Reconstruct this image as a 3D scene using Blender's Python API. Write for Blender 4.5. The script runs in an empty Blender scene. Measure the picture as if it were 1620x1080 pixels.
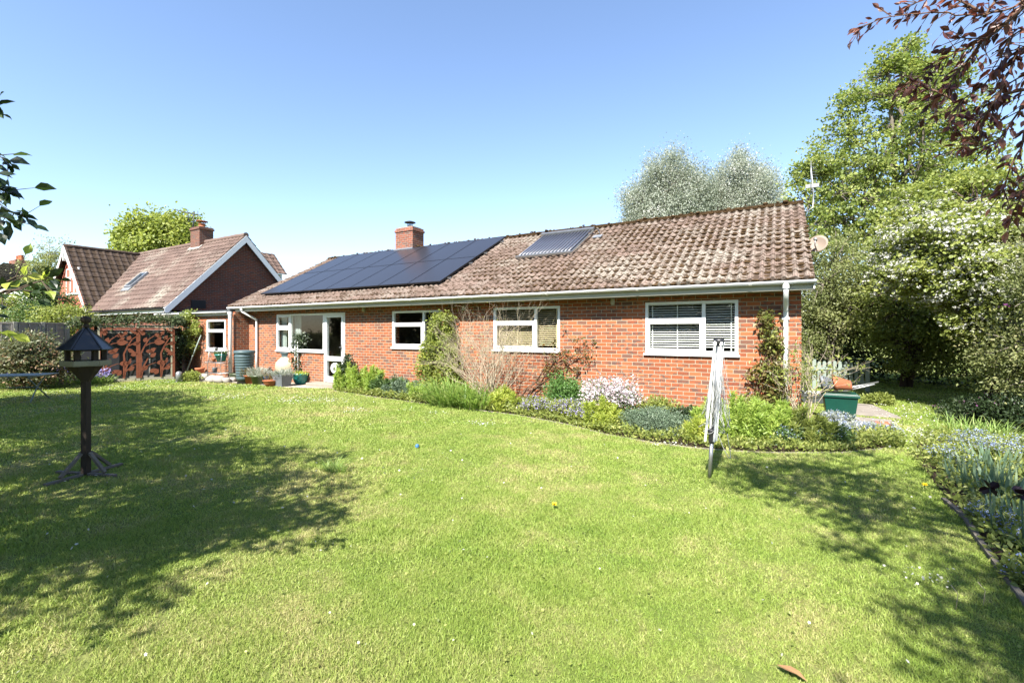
import bpy, math, random
import numpy as np
from math import sin, cos, tan, atan, radians, pi, hypot, floor
random.seed(7); rng = np.random.default_rng(11)
SC = bpy.context.scene; COL = SC.collection

# ------------------------------------------------------------------ camera, sky, sun, exposure
F, TH, HOR, CH = 730.0, radians(30.1), 525.0, 1.62
st, ct = sin(TH), cos(TH)
cam = bpy.data.cameras.new('camera'); camo = bpy.data.objects.new('camera', cam); COL.objects.link(camo)
cam.sensor_width = 36; cam.lens = F/1620*36; cam.shift_y = -(540-HOR)/1620
cam.clip_start = .05; cam.clip_end = 2000
camo.location = (0, 0, CH); camo.rotation_euler = (pi/2, 0, TH); SC.camera = camo
SUN_EL, SUN_AZ = radians(47), radians(6)      # azimuth measured from -Y towards +X
W = bpy.data.worlds.new('World'); SC.world = W; W.use_nodes = True
nt = W.node_tree; bg = nt.nodes['Background']; sky = nt.nodes.new('ShaderNodeTexSky'); sky.sky_type = 'NISHITA'
sky.sun_disc = False; sky.sun_elevation = SUN_EL; sky.sun_rotation = pi-SUN_AZ; sky.air_density = 1.1; sky.dust_density = .25; sky.ozone_density = 2.9
tn = nt.nodes.new('ShaderNodeMixRGB'); tn.blend_type = 'MULTIPLY'; tn.inputs[0].default_value = 1; tn.inputs[2].default_value = (1.02, .985, 1.0, 1); nt.links.new(sky.outputs[0], tn.inputs[1]); nt.links.new(tn.outputs[0], bg.inputs[0]); bg.inputs[1].default_value = .086
sl = bpy.data.lights.new('sun', 'SUN'); sl.energy = 5.0; sl.angle = radians(.53); sl.color = (1, .95, .87)
so = bpy.data.objects.new('sun', sl); COL.objects.link(so)
so.rotation_euler = (pi/2-SUN_EL, 0, SUN_AZ)
SC.view_settings.view_transform = 'Standard'; SC.view_settings.look = 'None'; SC.view_settings.gamma = 1; SC.view_settings.exposure = 1.8
SC.cycles.max_bounces = 8; SC.cycles.transparent_max_bounces = 12; SC.cycles.diffuse_bounces = 4

# ------------------------------------------------------------------ pixel -> place helpers
def P(px, py, Z):
    x = (px-810)/F*Z; return (x*ct-Z*st, x*st+Z*ct, CH+(HOR-py)/F*Z)
def G(px, py, z=0):
    Z = F*(CH-z)/(py-HOR); p = P(px, py, Z); return (p[0], p[1])
def FX(px, Y): return Y*tan(atan((px-810)/F)-TH)
def FH(px, py, Y):
    X = FX(px, Y); return CH+(HOR-py)/F*(Y*ct-X*st)

# ------------------------------------------------------------------ object helpers
def tag(o, label=None, cat=None, group=None, kind=None):
    if label: o['label'] = label
    if cat: o['category'] = cat
    if group: o['group'] = group
    if kind: o['kind'] = kind
    return o
def thing(name, label, cat, loc=(0, 0, 0), group=None, rz=0):
    o = bpy.data.objects.new(name, None); COL.objects.link(o); o.location = loc; o.rotation_euler = (0, 0, rz)
    o.empty_display_size = .2
    return tag(o, label, cat, group)
def link(name, me, parent=None, world=True):
    o = bpy.data.objects.new(name, me); COL.objects.link(o)
    if parent:
        o.parent = parent
        if world:
            bpy.context.view_layer.update(); o.matrix_parent_inverse = parent.matrix_world.inverted()
    return o
def copy_tree(o, parent=None):
    c = o.copy(); COL.objects.link(c); c.parent = parent
    for ch in [x for x in SC.objects if x.parent == o]: copy_tree(ch, c)
    return c
def npmesh(name, V, polys_sizes, loops, mats, matidx=None, tint=None, smooth=False, nval=None):
    me = bpy.data.meshes.new(name); V = np.asarray(V, dtype=np.float32)
    me.vertices.add(len(V)); me.vertices.foreach_set('co', V.ravel())
    loops = np.asarray(loops, dtype=np.int32); me.loops.add(len(loops)); me.loops.foreach_set('vertex_index', loops)
    ps = np.asarray(polys_sizes, dtype=np.int32); st_ = np.concatenate([[0], np.cumsum(ps)[:-1]]).astype(np.int32)
    me.polygons.add(len(ps)); me.polygons.foreach_set('loop_start', st_); me.polygons.foreach_set('loop_total', ps)
    if matidx is not None: me.polygons.foreach_set('material_index', np.asarray(matidx, dtype=np.int32))
    me.polygons.foreach_set('use_smooth', np.full(len(ps), smooth, dtype=bool))
    for m in (mats if isinstance(mats, (list, tuple)) else [mats]): me.materials.append(m)
    if tint is not None:
        a = me.attributes.new('tint', 'FLOAT', 'POINT'); a.data.foreach_set('value', np.asarray(tint, dtype=np.float32))
    me.update(calc_edges=True)
    if nval is None: me.validate()
    return me
class MB:
    def __init__(s): s.v = []; s.f = []; s.m = []; s.sm = []; s.cur = 0; s.t = []; s.tc = .5
    def add(s, vs, fs, smooth=False):
        b = len(s.v); s.v += [tuple(v) for v in vs]; s.t += [s.tc]*len(vs)
        for f in fs: s.f.append([b+i for i in f]); s.m.append(s.cur); s.sm.append(smooth)
    def box(s, x0, x1, y0, y1, z0, z1):
        s.add([(x0,y0,z0),(x1,y0,z0),(x1,y1,z0),(x0,y1,z0),(x0,y0,z1),(x1,y0,z1),(x1,y1,z1),(x0,y1,z1)],
              [(0,3,2,1),(4,5,6,7),(0,1,5,4),(1,2,6,5),(2,3,7,6),(3,0,4,7)]); return s
    def obox(s, c, ax, ay, az, hx, hy, hz):           # oriented box
        c, ax, ay, az = [np.array(q, float) for q in (c, ax, ay, az)]
        vs = [c+ax*hx*i+ay*hy*j+az*hz*k for k in (-1, 1) for (i, j) in ((-1,-1),(1,-1),(1,1),(-1,1))]
        s.add(vs, [(0,3,2,1),(4,5,6,7),(0,1,5,4),(1,2,6,5),(2,3,7,6),(3,0,4,7)]); return s
    def bar(s, a, b, w, h=None, up=(0, 0, 1)):
        a = np.array(a, float); b = np.array(b, float); d = b-a; L = np.linalg.norm(d); d = d/L
        up = np.array(up, float)
        if abs(d@up) > .95: up = np.array((0, 1, 0), float)
        x = np.cross(d, up); x /= np.linalg.norm(x); y = np.cross(x, d)
        return s.obox((a+b)/2, x, y, d, w/2, (h or w)/2, L/2)
    def tube(s, pts, rad, n=6, smooth=True, cap=True):
        pts = [np.array(p, float) for p in pts]
        if not hasattr(rad, '__len__'): rad = [rad]*len(pts)
        vs = []; ref = None
        for i, p in enumerate(pts):
            d = pts[min(i+1, len(pts)-1)]-pts[max(i-1, 0)]; d /= (np.linalg.norm(d)+1e-9)
            if ref is None: ref = np.array((0, 0, 1.)) if abs(d[2]) < .9 else np.array((1., 0, 0))
            x = np.cross(d, ref); x /= (np.linalg.norm(x)+1e-9); y = np.cross(d, x); ref = np.cross(x, d)
            for k in range(n):
                a = 2*pi*k/n; vs.append(p+rad[i]*(cos(a)*x+sin(a)*y))
        fs = [(i*n+k, i*n+(k+1) % n, (i+1)*n+(k+1) % n, (i+1)*n+k) for i in range(len(pts)-1) for k in range(n)]
        s.add(vs, fs, smooth)
        if cap:
            b = len(s.v)-len(vs)
            for e in (0, len(pts)-1):
                f = [b+e*n+k for k in range(n)]; s.f.append(f if e else f[::-1]); s.m.append(s.cur); s.sm.append(False)
        return s
    def lathe(s, c, prof, n=24, smooth=True, axis=None):
        vs = []; c = np.array(c, float)
        A = np.eye(3) if axis is None else axis
        for (r, z) in prof:
            for k in range(n):
                a = 2*pi*k/n; vs.append(c+A@np.array((r*cos(a), r*sin(a), z)))
        s.add(vs, [(i*n+k, i*n+(k+1) % n, (i+1)*n+(k+1) % n, (i+1)*n+k) for i in range(len(prof)-1) for k in range(n)], smooth)
        return s
    def prism(s, poly, z0, z1):                        # polygon in xy extruded in z
        n = len(poly); s.add([(x, y, z0) for x, y in poly]+[(x, y, z1) for x, y in poly],
            [tuple(range(n))[::-1], tuple(range(n, 2*n))]+[(i, (i+1) % n, n+(i+1) % n, n+i) for i in range(n)]); return s
    def blob(s, c, r, n=1, jit=.2):
        c = np.array(c, float); r = np.array(r if hasattr(r, '__len__') else (r, r, r), float); vs = [c+(0, 0, r[2])]
        for i in range(1, 4):
            for k in range(7):
                a = 2*pi*(k+.5*i)/7; ph = pi*i/4; q = 1+random.uniform(-jit, jit)
                vs.append(c+r*q*np.array((sin(ph)*cos(a), sin(ph)*sin(a), cos(ph))))
        vs.append(c-(0, 0, r[2])); fs = [(0, 1+k, 1+(k+1) % 7) for k in range(7)]
        for i in range(2): fs += [(1+i*7+k, 8+i*7+k, 8+i*7+(k+1) % 7, 1+i*7+(k+1) % 7) for k in range(7)]
        fs += [(22, 15+(k+1) % 7, 15+k) for k in range(7)]; s.add(vs, fs, True); return s
    def build(s, name, mats, parent=None, bevel=0, tint=False):
        me = npmesh(name, s.v, [len(f) for f in s.f], [i for f in s.f for i in f], mats, s.m, tint=s.t if tint else None)
        me.polygons.foreach_set('use_smooth', s.sm if len(me.polygons) == len(s.sm) else [False]*len(me.polygons))
        o = link(name, me, parent)
        if bevel:
            b = o.modifiers.new('b', 'BEVEL'); b.width = bevel; b.segments = 2; b.limit_method = 'ANGLE'; b.angle_limit = radians(50)
        return o
def scatter(name, T, faces, Pt, D, N, S, mat, parent=None, tint=None):
    """one mesh made of many small leaves/blades: template T laid out with forward D and up N"""
    T = np.asarray(T, float); Pt = np.asarray(Pt, float); n = len(Pt); k = len(T)
    D = D/(np.linalg.norm(D, axis=1, keepdims=True)+1e-9); X = np.cross(N, D); X /= (np.linalg.norm(X, axis=1, keepdims=True)+1e-9); U = np.cross(D, X)
    S = np.asarray(S, float)
    if S.ndim == 1: S = np.repeat(S[:, None], 3, 1)
    V = Pt[:, None, :]+T[None, :, 0, None]*S[:, None, 0:1]*D[:, None, :]+T[None, :, 1, None]*S[:, None, 1:2]*X[:, None, :]+T[None, :, 2, None]*S[:, None, 2:3]*U[:, None, :]
    off = (np.arange(n)*k)[:, None]; lp = np.array([i for f in faces for i in f]); loops = (off+lp[None, :]).ravel()
    ps = np.tile([len(f) for f in faces], n)
    if tint is None: tint = rng.random(n)
    me = npmesh(name, V.reshape(-1, 3), ps, loops, mat, tint=np.repeat(tint, k), nval=1)
    return link(name, me, parent)
LEAF4 = ([(0,0,0), (.45,.27,.07), (1,0,-.06), (.45,-.27,.07)], [(0,1,2), (0,2,3)])
ROUND = ([(0,0,0), (.25,.38,.05), (.75,.4,.05), (1,0,-.08), (.75,-.4,.05), (.25,-.38,.05)], [(0,1,2,3), (0,3,4,5)])
BLADE = ([(0,-.5,0), (0,.5,0), (.55,.38,.06), (.55,-.38,.06), (1,0,.35)], [(0,1,2,3), (3,2,4)])
STRAP = ([(0,-.5,0), (0,.5,0), (.35,.5,-.02), (.35,-.5,-.02), (.65,.42,-.14), (.65,-.42,-.14), (.9,.25,-.34), (.9,-.25,-.34), (1,0,-.5)], [(0,1,2,3), (3,2,4,5), (5,4,6,7), (7,6,8)])
BIGLEAF = ([(0,0,0), (.12,.1,.015), (.38,.25,.05), (.68,.19,.03), (1,0,-.13), (.68,-.19,.03), (.38,-.25,.05), (.12,-.1,.015), (.38,0,.0), (.68,0,-.03)],
           [(0,1,2,8), (8,2,3,9), (9,3,4), (0,8,6,7), (8,9,5,6), (9,4,5)])
DISC = ([(.5*cos(a)+.5, .5*sin(a), 0) for a in [2*pi*i/6 for i in range(6)]], [(0,1,2,3,4,5)])
PETAL = ([(0,0,0)]+[(r*cos(a), r*sin(a), .12*r) for i in range(10) for (r, a) in [((1, .62)[i % 2], 2*pi*i/10)]], [(0, 1+i, 1+(i+1) % 10) for i in range(10)])
def rdir(n, up=0.0, out=None, o=0.0):
    d = rng.normal(size=(n, 3)); d /= np.linalg.norm(d, axis=1, keepdims=True); d[:, 2] += up
    if out is not None: d += out*o
    return d/np.linalg.norm(d, axis=1, keepdims=True)
def vnoise(x, y, seed=0):
    r = np.random.default_rng(seed).random((64, 64)); xi = np.floor(x).astype(int); yi = np.floor(y).astype(int); fx = x-xi; fy = y-yi
    fx = fx*fx*(3-2*fx); fy = fy*fy*(3-2*fy); g = lambda a, b: r[a % 64, b % 64]
    return (g(xi, yi)*(1-fx)+g(xi+1, yi)*fx)*(1-fy)+(g(xi, yi+1)*(1-fx)+g(xi+1, yi+1)*fx)*fy

# ------------------------------------------------------------------ materials
BRIGHT = {'white_upvc': .8, 'white_paint': .8, 'painted_bargeboard': .75, 'white_slats': 1, 'cream_slats': .9, 'white_petal': .62, 'blush_petal': .8, 'blue_petal': .75, 'violet_petal': .7, 'white_line': .5, 'yellow_petals': .8, 'solar_cells': 1.0, 'roof_tile': .56, 'neighbour_tile': .5, 'vacuum_tube': 1, 'grass_blade': .92, 'lawn_soil': .85, 'silver_leaf': .98, 'hawthorn_leaf': .85, 'grey_green_leaf': 1.1, 'violet_petal': .9, 'maple_leaf': .75, 'bright_spring_leaf': .65, 'olive_leaf': .85, 'fennel_leaf': .8, 'lime_leaf': .75, 'strap_leaf': .75, 'mid_leaf': .75, 'pieris_leaf': .75, 'ridge_tile': .8, 'iris_leaf': .65}
class NT:
    def __init__(s, name):
        s.K = BRIGHT.get(name, .57)      # photographs are exposed well above these albedos
        s.m = bpy.data.materials.new(name); s.m.use_nodes = True; s.t = s.m.node_tree; s.p = s.t.nodes['Principled BSDF']; s.out = s.t.nodes['Material Output']
    def n(s, typ, **kw):
        o = s.t.nodes.new('ShaderNode'+typ)
        for k, v in kw.items(): setattr(o, k, v)
        return o
    def l(s, a, b): s.t.links.new(a, b)
    def set(s, inp, v):
        if hasattr(v, 'links') or hasattr(v, 'is_linked'): s.l(v, inp)
        else: inp.default_value = v
    def M(s, op, a, b=0.0, c=None):
        o = s.n('Math', operation=op); s.set(o.inputs[0], a); s.set(o.inputs[1], b)
        if c is not None: s.set(o.inputs[2], c)
        return o.outputs[0]
    def pos(s): return s.n('NewGeometry').outputs['Position']
    def xyz(s, v):
        o = s.n('SeparateXYZ'); s.l(v, o.inputs[0]); return o.outputs
    def comb(s, x, y, z=0.0):
        o = s.n('CombineXYZ'); s.set(o.inputs[0], x); s.set(o.inputs[1], y); s.set(o.inputs[2], z); return o.outputs[0]
    def noise(s, scale, vec=None, detail=4, rough=.55, dist=0):
        o = s.n('TexNoise'); o.inputs['Scale'].default_value = scale; o.inputs['Detail'].default_value = detail; o.inputs['Roughness'].default_value = rough; o.inputs['Distortion'].default_value = dist
        s.l(vec if vec is not None else s.pos(), o.inputs['Vector']); return o.outputs['Fac']
    def ramp(s, f, stops, interp='LINEAR'):
        o = s.n('ValToRGB'); o.color_ramp.interpolation = interp; e = o.color_ramp.elements
        while len(e) < len(stops): e.new(.5)
        for q, (p, c) in zip(e, stops): q.position = p; q.color = (*[a*s.K for a in c], 1) if hasattr(c, '__len__') else (c, c, c, 1)
        s.l(f, o.inputs[0]); return o.outputs[0]
    def mix(s, f, a, b, typ='MIX'):
        o = s.n('MixRGB', blend_type=typ)
        for i, v in ((0, f), (1, a), (2, b)):
            if hasattr(v, 'is_linked'): s.l(v, o.inputs[i])
            else: o.inputs[i].default_value = v if i == 0 else (*[a*(1 if typ == 'MULTIPLY' else s.K) for a in v], 1)
        return o.outputs[0]
    def attr(s, name='tint'): return s.n('Attribute', attribute_name=name).outputs['Fac']
    def bump(s, h, strength=.3, dist=.01):
        o = s.n('Bump'); o.inputs['Strength'].default_value = strength; o.inputs['Distance'].default_value = dist; s.l(h, o.inputs['Height']); s.l(o.outputs[0], s.p.inputs['Normal'])
    def fin(s, col=None, rough=.7, spec=.3, metal=0):
        if col is not None: s.set(s.p.inputs['Base Color'], col if hasattr(col, 'is_linked') else (*[a*s.K for a in col], 1))
        s.set(s.p.inputs['Roughness'], rough); s.p.inputs['Specular IOR Level'].default_value = spec; s.p.inputs['Metallic'].default_value = metal
        return s.m
def plain(name, c, rough=.6, spec=.4, metal=0, var=.25, scale=8, bump=0):
    q = NT(name); f = q.noise(scale, detail=5)
    col = q.mix(f, tuple(x*(1-var) for x in c), tuple(min(1, x*(1+var)) for x in c))
    if bump: q.bump(q.noise(scale*6), bump, .01)
    return q.fin(col, rough, spec, metal)
def leafm(name, c1, c2, c3=None, trans=.35, rough=.45, spec=.35, tr=None):
    q = NT(name); t = q.attr(); gz = (lambda c: (c[0]*1.04+.004, c[1]*.96, c[2]+.16*c[1])) if 'leaf' in name and 'copper' not in name else (lambda c: c)
    c1, c2 = gz(c1), gz(c2); c3 = gz(c3) if c3 else None; st_ = [(0, c1), (.75, c2)]
    if c3: st_ = [(0, c1), (.7, c2), (1, c3)]
    col = q.ramp(t, st_); q.fin(col, rough, spec)
    tl = q.n('BsdfTranslucent'); tc = q.mix(1.0, col, tr or (1.0, 1.0, .6), 'MULTIPLY'); br = q.mix(.5, tc, col, 'ADD'); q.l(br, tl.inputs['Color'])
    mx = q.n('MixShader'); mx.inputs[0].default_value = trans; q.l(q.p.outputs[0], mx.inputs[1]); q.l(tl.outputs[0], mx.inputs[2]); q.l(mx.outputs[0], q.out.inputs[0])
    return q.m
def brickm(name, reds, grey=(.13, .095, .085), pg=.36, mortar=(.60, .53, .39), bw=.215, bh=.0755, stain=True, off=0.0):
    q = NT(name); x = q.xyz(q.pos()); u = q.M('ADD', q.M('ADD', x[0], x[1]), 50+off); v = q.M('ADD', x[2], 10.0)
    # a little waviness so the courses are not ruler straight
    wob = q.M('MULTIPLY', q.M('SUBTRACT', q.noise(5.0, detail=2), .5), .012); v = q.M('ADD', v, wob); u = q.M('ADD', u, wob)
    r = q.M('DIVIDE', v, bh); row = q.M('FLOOR', r); fr = q.M('FRACT', r)
    cc = q.M('ADD', q.M('DIVIDE', u, bw), q.M('MULTIPLY', q.M('MODULO', row, 2.0), .5)); colm = q.M('FLOOR', cc); fc = q.M('FRACT', cc)
    def edge(f, w, size):
        d = q.M('MULTIPLY', q.M('MINIMUM', f, q.M('SUBTRACT', 1.0, f)), size)
        o = q.n('MapRange', interpolation_type='SMOOTHSTEP'); q.l(d, o.inputs[0]); o.inputs[1].default_value = w*.35; o.inputs[2].default_value = w*.75; return o.outputs[0]
    jn = .010
    mask = q.M('MULTIPLY', edge(fr, jn, bh), edge(fc, jn, bw))       # 1 = brick
    wn = q.n('TexWhiteNoise', noise_dimensions='2D'); q.l(q.comb(colm, row), wn.inputs['Vector']); rv = wn.outputs['Value']
    wn2 = q.n('TexWhiteNoise', noise_dimensions='3D'); q.l(q.comb(colm, row, 3.3), wn2.inputs['Vector'])
    base = q.ramp(rv, [(i/(len(reds)-1), c) for i, c in enumerate(reds)])
    blot = q.noise(9.0, q.comb(q.M('ADD', u, q.M('MULTIPLY', rv, 7.0)), q.M('MULTIPLY', v, 2.2)), detail=3, dist=.6)
    bl = q.ramp(blot, [(.50, 0), (.58, 1)]); gsel = q.M('LESS_THAN', wn2.outputs['Value'], pg*2)
    base = q.mix(q.M('MULTIPLY', q.M('MULTIPLY', bl, gsel), .95), base, grey)
    allg = q.M('LESS_THAN', wn2.outputs['Value'], pg*.25); base = q.mix(q.M('MULTIPLY', allg, .75), base, grey)
    fine = q.noise(70.0, detail=4); base = q.mix(q.ramp(fine, [(.4, 0), (.8, .2)]), base, (.75, .36, .2))
    if stain: base = q.mix(q.ramp(q.noise(.9, detail=5), [(.42, 0), (.75, .55)]), base, tuple(.55*a for a in reds[0]))
    if stain: base = q.mix(q.M('MULTIPLY', q.ramp(q.M('ADD', q.M('MULTIPLY', x[2], .9), q.M('MULTIPLY', q.noise(2.5), .8)), [(.35, 1), (.9, 0)]), .35), base, (.30,.19,.13))
    mcol = q.mix(q.noise(14.0), mortar, tuple(a*.72 for a in mortar)); col = q.mix(mask, mcol, base)
    h = q.M('ADD', mask, q.M('MULTIPLY', fine, .35)); q.bump(h, .6, .008)
    return q.fin(col, .88, .2)
REDS = [(.54, .165, .062), (.42, .112, .046), (.50, .165, .072), (.30, .080, .040), (.56, .205, .085)]
M = {}
M['brick'] = brickm('house_brick', REDS)
M['brick_dark'] = brickm('neighbour_brick', [(.26,.075,.045), (.20,.055,.035), (.30,.09,.05)], grey=(.10,.07,.065), mortar=(.30,.24,.2), bw=.225, bh=.075, off=.1)
M['brick_chim2'] = brickm('old_chimney_brick', [(.25,.10,.07), (.19,.08,.06), (.29,.13,.08)], mortar=(.30,.26,.22), off=.07)
M['brick_chim'] = brickm('chimney_brick', [(.36,.105,.06), (.25,.08,.05), (.42,.14,.08)], mortar=(.50,.42,.35), off=.05)
M['brick_paint'] = plain('painted_brick', (.60, .17, .11), .8, var=.12, scale=2, bump=.2)
def tilem(name, cols, lichen=.55, lcol=(.50,.46,.38), moss=(.07,.045,.026), mt=.53, drift=False):
    q = NT(name); t = q.attr(); base = q.ramp(t, [(i/(len(cols)-1), c) for i, c in enumerate(cols)])
    big = q.noise(.55, detail=4); f = q.noise(16.0, detail=7, rough=.7); fl = q.M('ADD', q.M('MULTIPLY', big, .7), q.M('MULTIPLY', f, .45))
    if drift: fl = q.M('ADD', fl, q.M('SUBTRACT', q.M('MULTIPLY', q.M('MINIMUM', q.M('MAXIMUM', q.M('DIVIDE', q.M('ADD', q.xyz(q.pos())[0], 6.5), 5.0), 0.0), 1.0), .085), .045))
    base = q.mix(q.ramp(fl, [(lichen, 0), (lichen+.12, .75)]), base, lcol)
    mo = q.M('ADD', q.noise(7.0, detail=8, rough=.72), q.M('MULTIPLY', q.attr('trough'), .085)); base = q.mix(q.ramp(mo, [(mt, 0), (mt+.06, .9)]), base, moss)
    base = q.mix(q.ramp(q.noise(90.0, detail=2), [(.4, 0), (.8, .4)]), base, tuple(x*.55 for x in cols[0]))
    q.bump(q.M('ADD', f, mo), .5, .012); return q.fin(base, .92, .15)
M['tile'] = tilem('roof_tile', [(.27,.195,.155), (.34,.245,.20), (.22,.155,.12), (.38,.30,.25)], .560, drift=True)
M['tile_n'] = tilem('neighbour_tile', [(.21,.145,.12), (.26,.18,.15), (.18,.125,.105)], .60, mt=.60)
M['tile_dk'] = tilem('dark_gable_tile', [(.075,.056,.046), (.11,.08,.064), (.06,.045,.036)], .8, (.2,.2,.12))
M['tile_far'] = tilem('far_slate', [(.16,.15,.14), (.2,.19,.17)], .75)
M['moss'] = plain('roof_moss', (.10, .062, .03), .95, .1, var=.5, scale=5, bump=.5)
M['ridge'] = tilem('ridge_tile', [(.36,.27,.2), (.42,.34,.26), (.3,.21,.16)], .5, (.52,.47,.36), (.14,.10,.05), .58)
M['upvc'] = plain('white_upvc', (.80, .81, .80), .3, .5, var=.03, scale=2)
M['white'] = plain('white_paint', (.76, .77, .74), .5, .4, var=.06, scale=3)
M['bluewhite'] = plain('painted_bargeboard', (.70, .73, .76), .5, .4, var=.05)
M['fascia'] = plain('cream_fascia', (.62, .60, .48), .5, .4, var=.12, scale=3)
M['black'] = plain('black_plastic', (.02, .02, .022), .35, .5)
M['dark'] = plain('dark_metal', (.035, .036, .04), .45, .5)
M['grey'] = plain('grey_metal', (.42, .43, .43), .4, .5, metal=.6)
M['galv'] = plain('galvanised', (.55, .56, .56), .35, .5, metal=.8)
M['room'] = plain('room_wall', (.30, .27, .23), .9)
M['floor_in'] = plain('room_floor', (.12, .08, .05), .8)
M['blind'] = plain('white_slats', (.72, .72, .68), .5)
M['blind_wood'] = plain('cream_slats', (.66, .55, .34), .5)
M['curtain'] = plain('pale_curtain', (.55, .62, .60), .9)
M['terra'] = plain('terracotta', (.50, .17, .08), .75, .25, var=.2, scale=12, bump=.15)
M['urn'] = plain('glazed_cream_urn', (.62, .55, .38), .45, .4, var=.2, scale=8, bump=.1)
M['teal'] = plain('teal_glaze', (.03, .30, .27), .3, .6)
M['greenpot'] = plain('olive_glaze', (.13, .17, .09), .4, .5)
M['bluepot'] = plain('blue_glaze', (.05, .16, .38), .3, .5)
M['butt'] = plain('blue_grey_plastic', (.10, .155, .17), .45, .4, var=.1)
M['slate'] = plain('grey_zinc', (.2, .22, .24), .5, .4)
M['stone'] = plain('pale_stone', (.48, .44, .39), .85, .2, var=.2, scale=14, bump=.3)
M['paving'] = plain('paving_slab', (.36, .32, .28), .9, .15, var=.35, scale=6, bump=.3)
M['step'] = plain('concrete_step', (.40, .35, .29), .9, .15, var=.2, scale=9, bump=.3)
M['lead'] = plain('lead_flashing', (.34, .36, .39), .5, .4, metal=.3)
M['table'] = plain('grey_green_paint', (.26, .33, .31), .5, .4)
M['binm'] = plain('green_bin_plastic', (.006, .075, .05), .4, .5)
M['gatem'] = plain('faded_green_picket', (.33, .40, .35), .8, .2, var=.2, scale=12)
M['rust'] = plain('rusted_steel', (.21, .068, .034), .85, .2, var=.3, scale=7, bump=.3)
M['lichenpost'] = plain('weathered_post', (.40, .38, .27), .9, .15, var=.25, scale=14, bump=.3)
M['conc'] = plain('concrete_post', (.33, .32, .28), .9, .15, var=.15, scale=12, bump=.2)
M['bark'] = plain('bark', (.13, .10, .075), .95, .1, var=.4, scale=14, bump=.8)
M['bark_grey'] = plain('grey_bark', (.24, .21, .17), .95, .1, var=.3, scale=14, bump=.6)
M['twig'] = plain('pale_twig', (.62, .52, .38), .9, .15, var=.25, scale=20)
M['twig_red'] = plain('brown_twig', (.20, .12, .08), .8, .2)
M['rope'] = plain('white_line', (.72, .72, .70), .5, .3, var=.05)
M['lamp'] = plain('yellowed_white', (.60, .58, .48), .5)
M['dishm'] = plain('faded_dish', (.34, .26, .20), .6, var=.2, scale=6)
M['yellow'] = plain('yellow_petals', (.85, .60, .02), .6)
M['deadleaf'] = plain('dry_leaf', (.40, .23, .11), .9, .15, bump=.3)
M['blue'] = plain('blue_rubber', (.06, .22, .55), .4)
def woodm(name, c, horiz=True, var=.35, rough=.85):
    q = NT(name); x = q.xyz(q.pos()); v = q.comb(q.M('MULTIPLY', q.M('ADD', x[0], x[1]), 1.2 if horiz else 18.0), 0.0, q.M('MULTIPLY', x[2], 26.0 if horiz else 1.2))
    g = q.noise(1.6, v, detail=5, dist=.5); b = q.noise(2.2, detail=4)
    col = q.mix(g, tuple(a*(1-var) for a in c), tuple(a*(1+var) for a in c)); col = q.mix(q.ramp(b, [(.45, 0), (.75, .5)]), col, tuple(a*.6 for a in c))
    q.bump(g, .5, .006); return q.fin(col, rough, .2)
M['fence'] = woodm('weathered_fence', (.42, .38, .34))
M['darkwood'] = woodm('dark_stained_wood', (.075, .058, .045), False)
M['greywood'] = woodm('grey_board', (.24, .21, .17))
M['felt'] = plain('black_felt_roof', (.035, .037, .042), .35, .5, var=.3, scale=9)
def glassm():
    q = NT('window_glass'); g = q.n('BsdfGlossy'); g.inputs['Roughness'].default_value = .01; t = q.n('BsdfTransparent'); t.inputs[0].default_value = (.90, .93, .91, 1)
    lw = q.n('LayerWeight'); lw.inputs[0].default_value = .5; fz = q.M('ADD', q.M('MULTIPLY', q.M('POWER', lw.outputs['Facing'], 5.0), .9), .07); mx = q.n('MixShader'); q.l(fz, mx.inputs[0]); q.l(t.outputs[0], mx.inputs[1]); q.l(g.outputs[0], mx.inputs[2]); q.l(mx.outputs[0], q.out.inputs[0]); return q.m
M['glass'] = glassm()
def pvm():
    q = NT('solar_cells'); x = q.xyz(q.pos()); u = x[0]; v = q.M('MULTIPLY', x[1], 1.13)
    def ln(a, p):
        f = q.M('FRACT', q.M('DIVIDE', q.M('ADD', a, 50.0), p)); return q.M('LESS_THAN', f, .05)
    g = q.M('MAXIMUM', ln(u, .157), ln(v, .157)); col = q.mix(q.M('MULTIPLY', g, .5), (.020, .021, .027), (.035, .037, .045))
    return q.fin(col, .28, .22)
M['pv'] = pvm()
M['alu_dark'] = plain('dark_anodised', (.03, .03, .035), .35, .5, metal=.3)
q = NT('vacuum_tube'); M['vtube'] = q.fin((.07, .08, .11), .3, .5)
# ground colour shared by lawn soil and blades
def lawn_colour(q):
    x = q.xyz(q.pos()); v = q.comb(x[0], x[1], 0.0)
    a = q.noise(.55, v, detail=5, rough=.6); b = q.noise(2.6, v, detail=5, rough=.65, dist=.4); c = q.noise(.23, v, detail=2)
    f = q.M('ADD', q.M('ADD', q.M('MULTIPLY', a, .45), q.M('MULTIPLY', b, .45)), q.M('MULTIPLY', c, .15)); return v, f
q = NT('lawn_soil'); v, f = lawn_colour(q)
c = q.ramp(f, [(.36, (.115, .17, .035)), (.50, (.18, .225, .055)), (.60, (.25, .25, .09)), (.70, (.32, .27, .13))])
x = q.xyz(q.pos()); fn = q.noise(38.0, v, detail=6, rough=.75); c = q.mix(q.ramp(fn, [(.3, .65), (.62, 0)]), c, (.035, .055, .010)); q.bump(fn, .7, .03); M['lawn'] = q.fin(c, .95, .1)
q = NT('grass_blade'); v, f = lawn_colour(q); t = q.attr(); f2 = q.M('ADD', f, q.M('MULTIPLY', q.M('SUBTRACT', t, .5), .14))
c = q.ramp(f2, [(.33, (.17, .27, .045)), (.47, (.255, .345, .065)), (.57, (.32, .38, .10)), (.66, (.46, .42, .19))]); q.fin(c, .5, .3)
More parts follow.
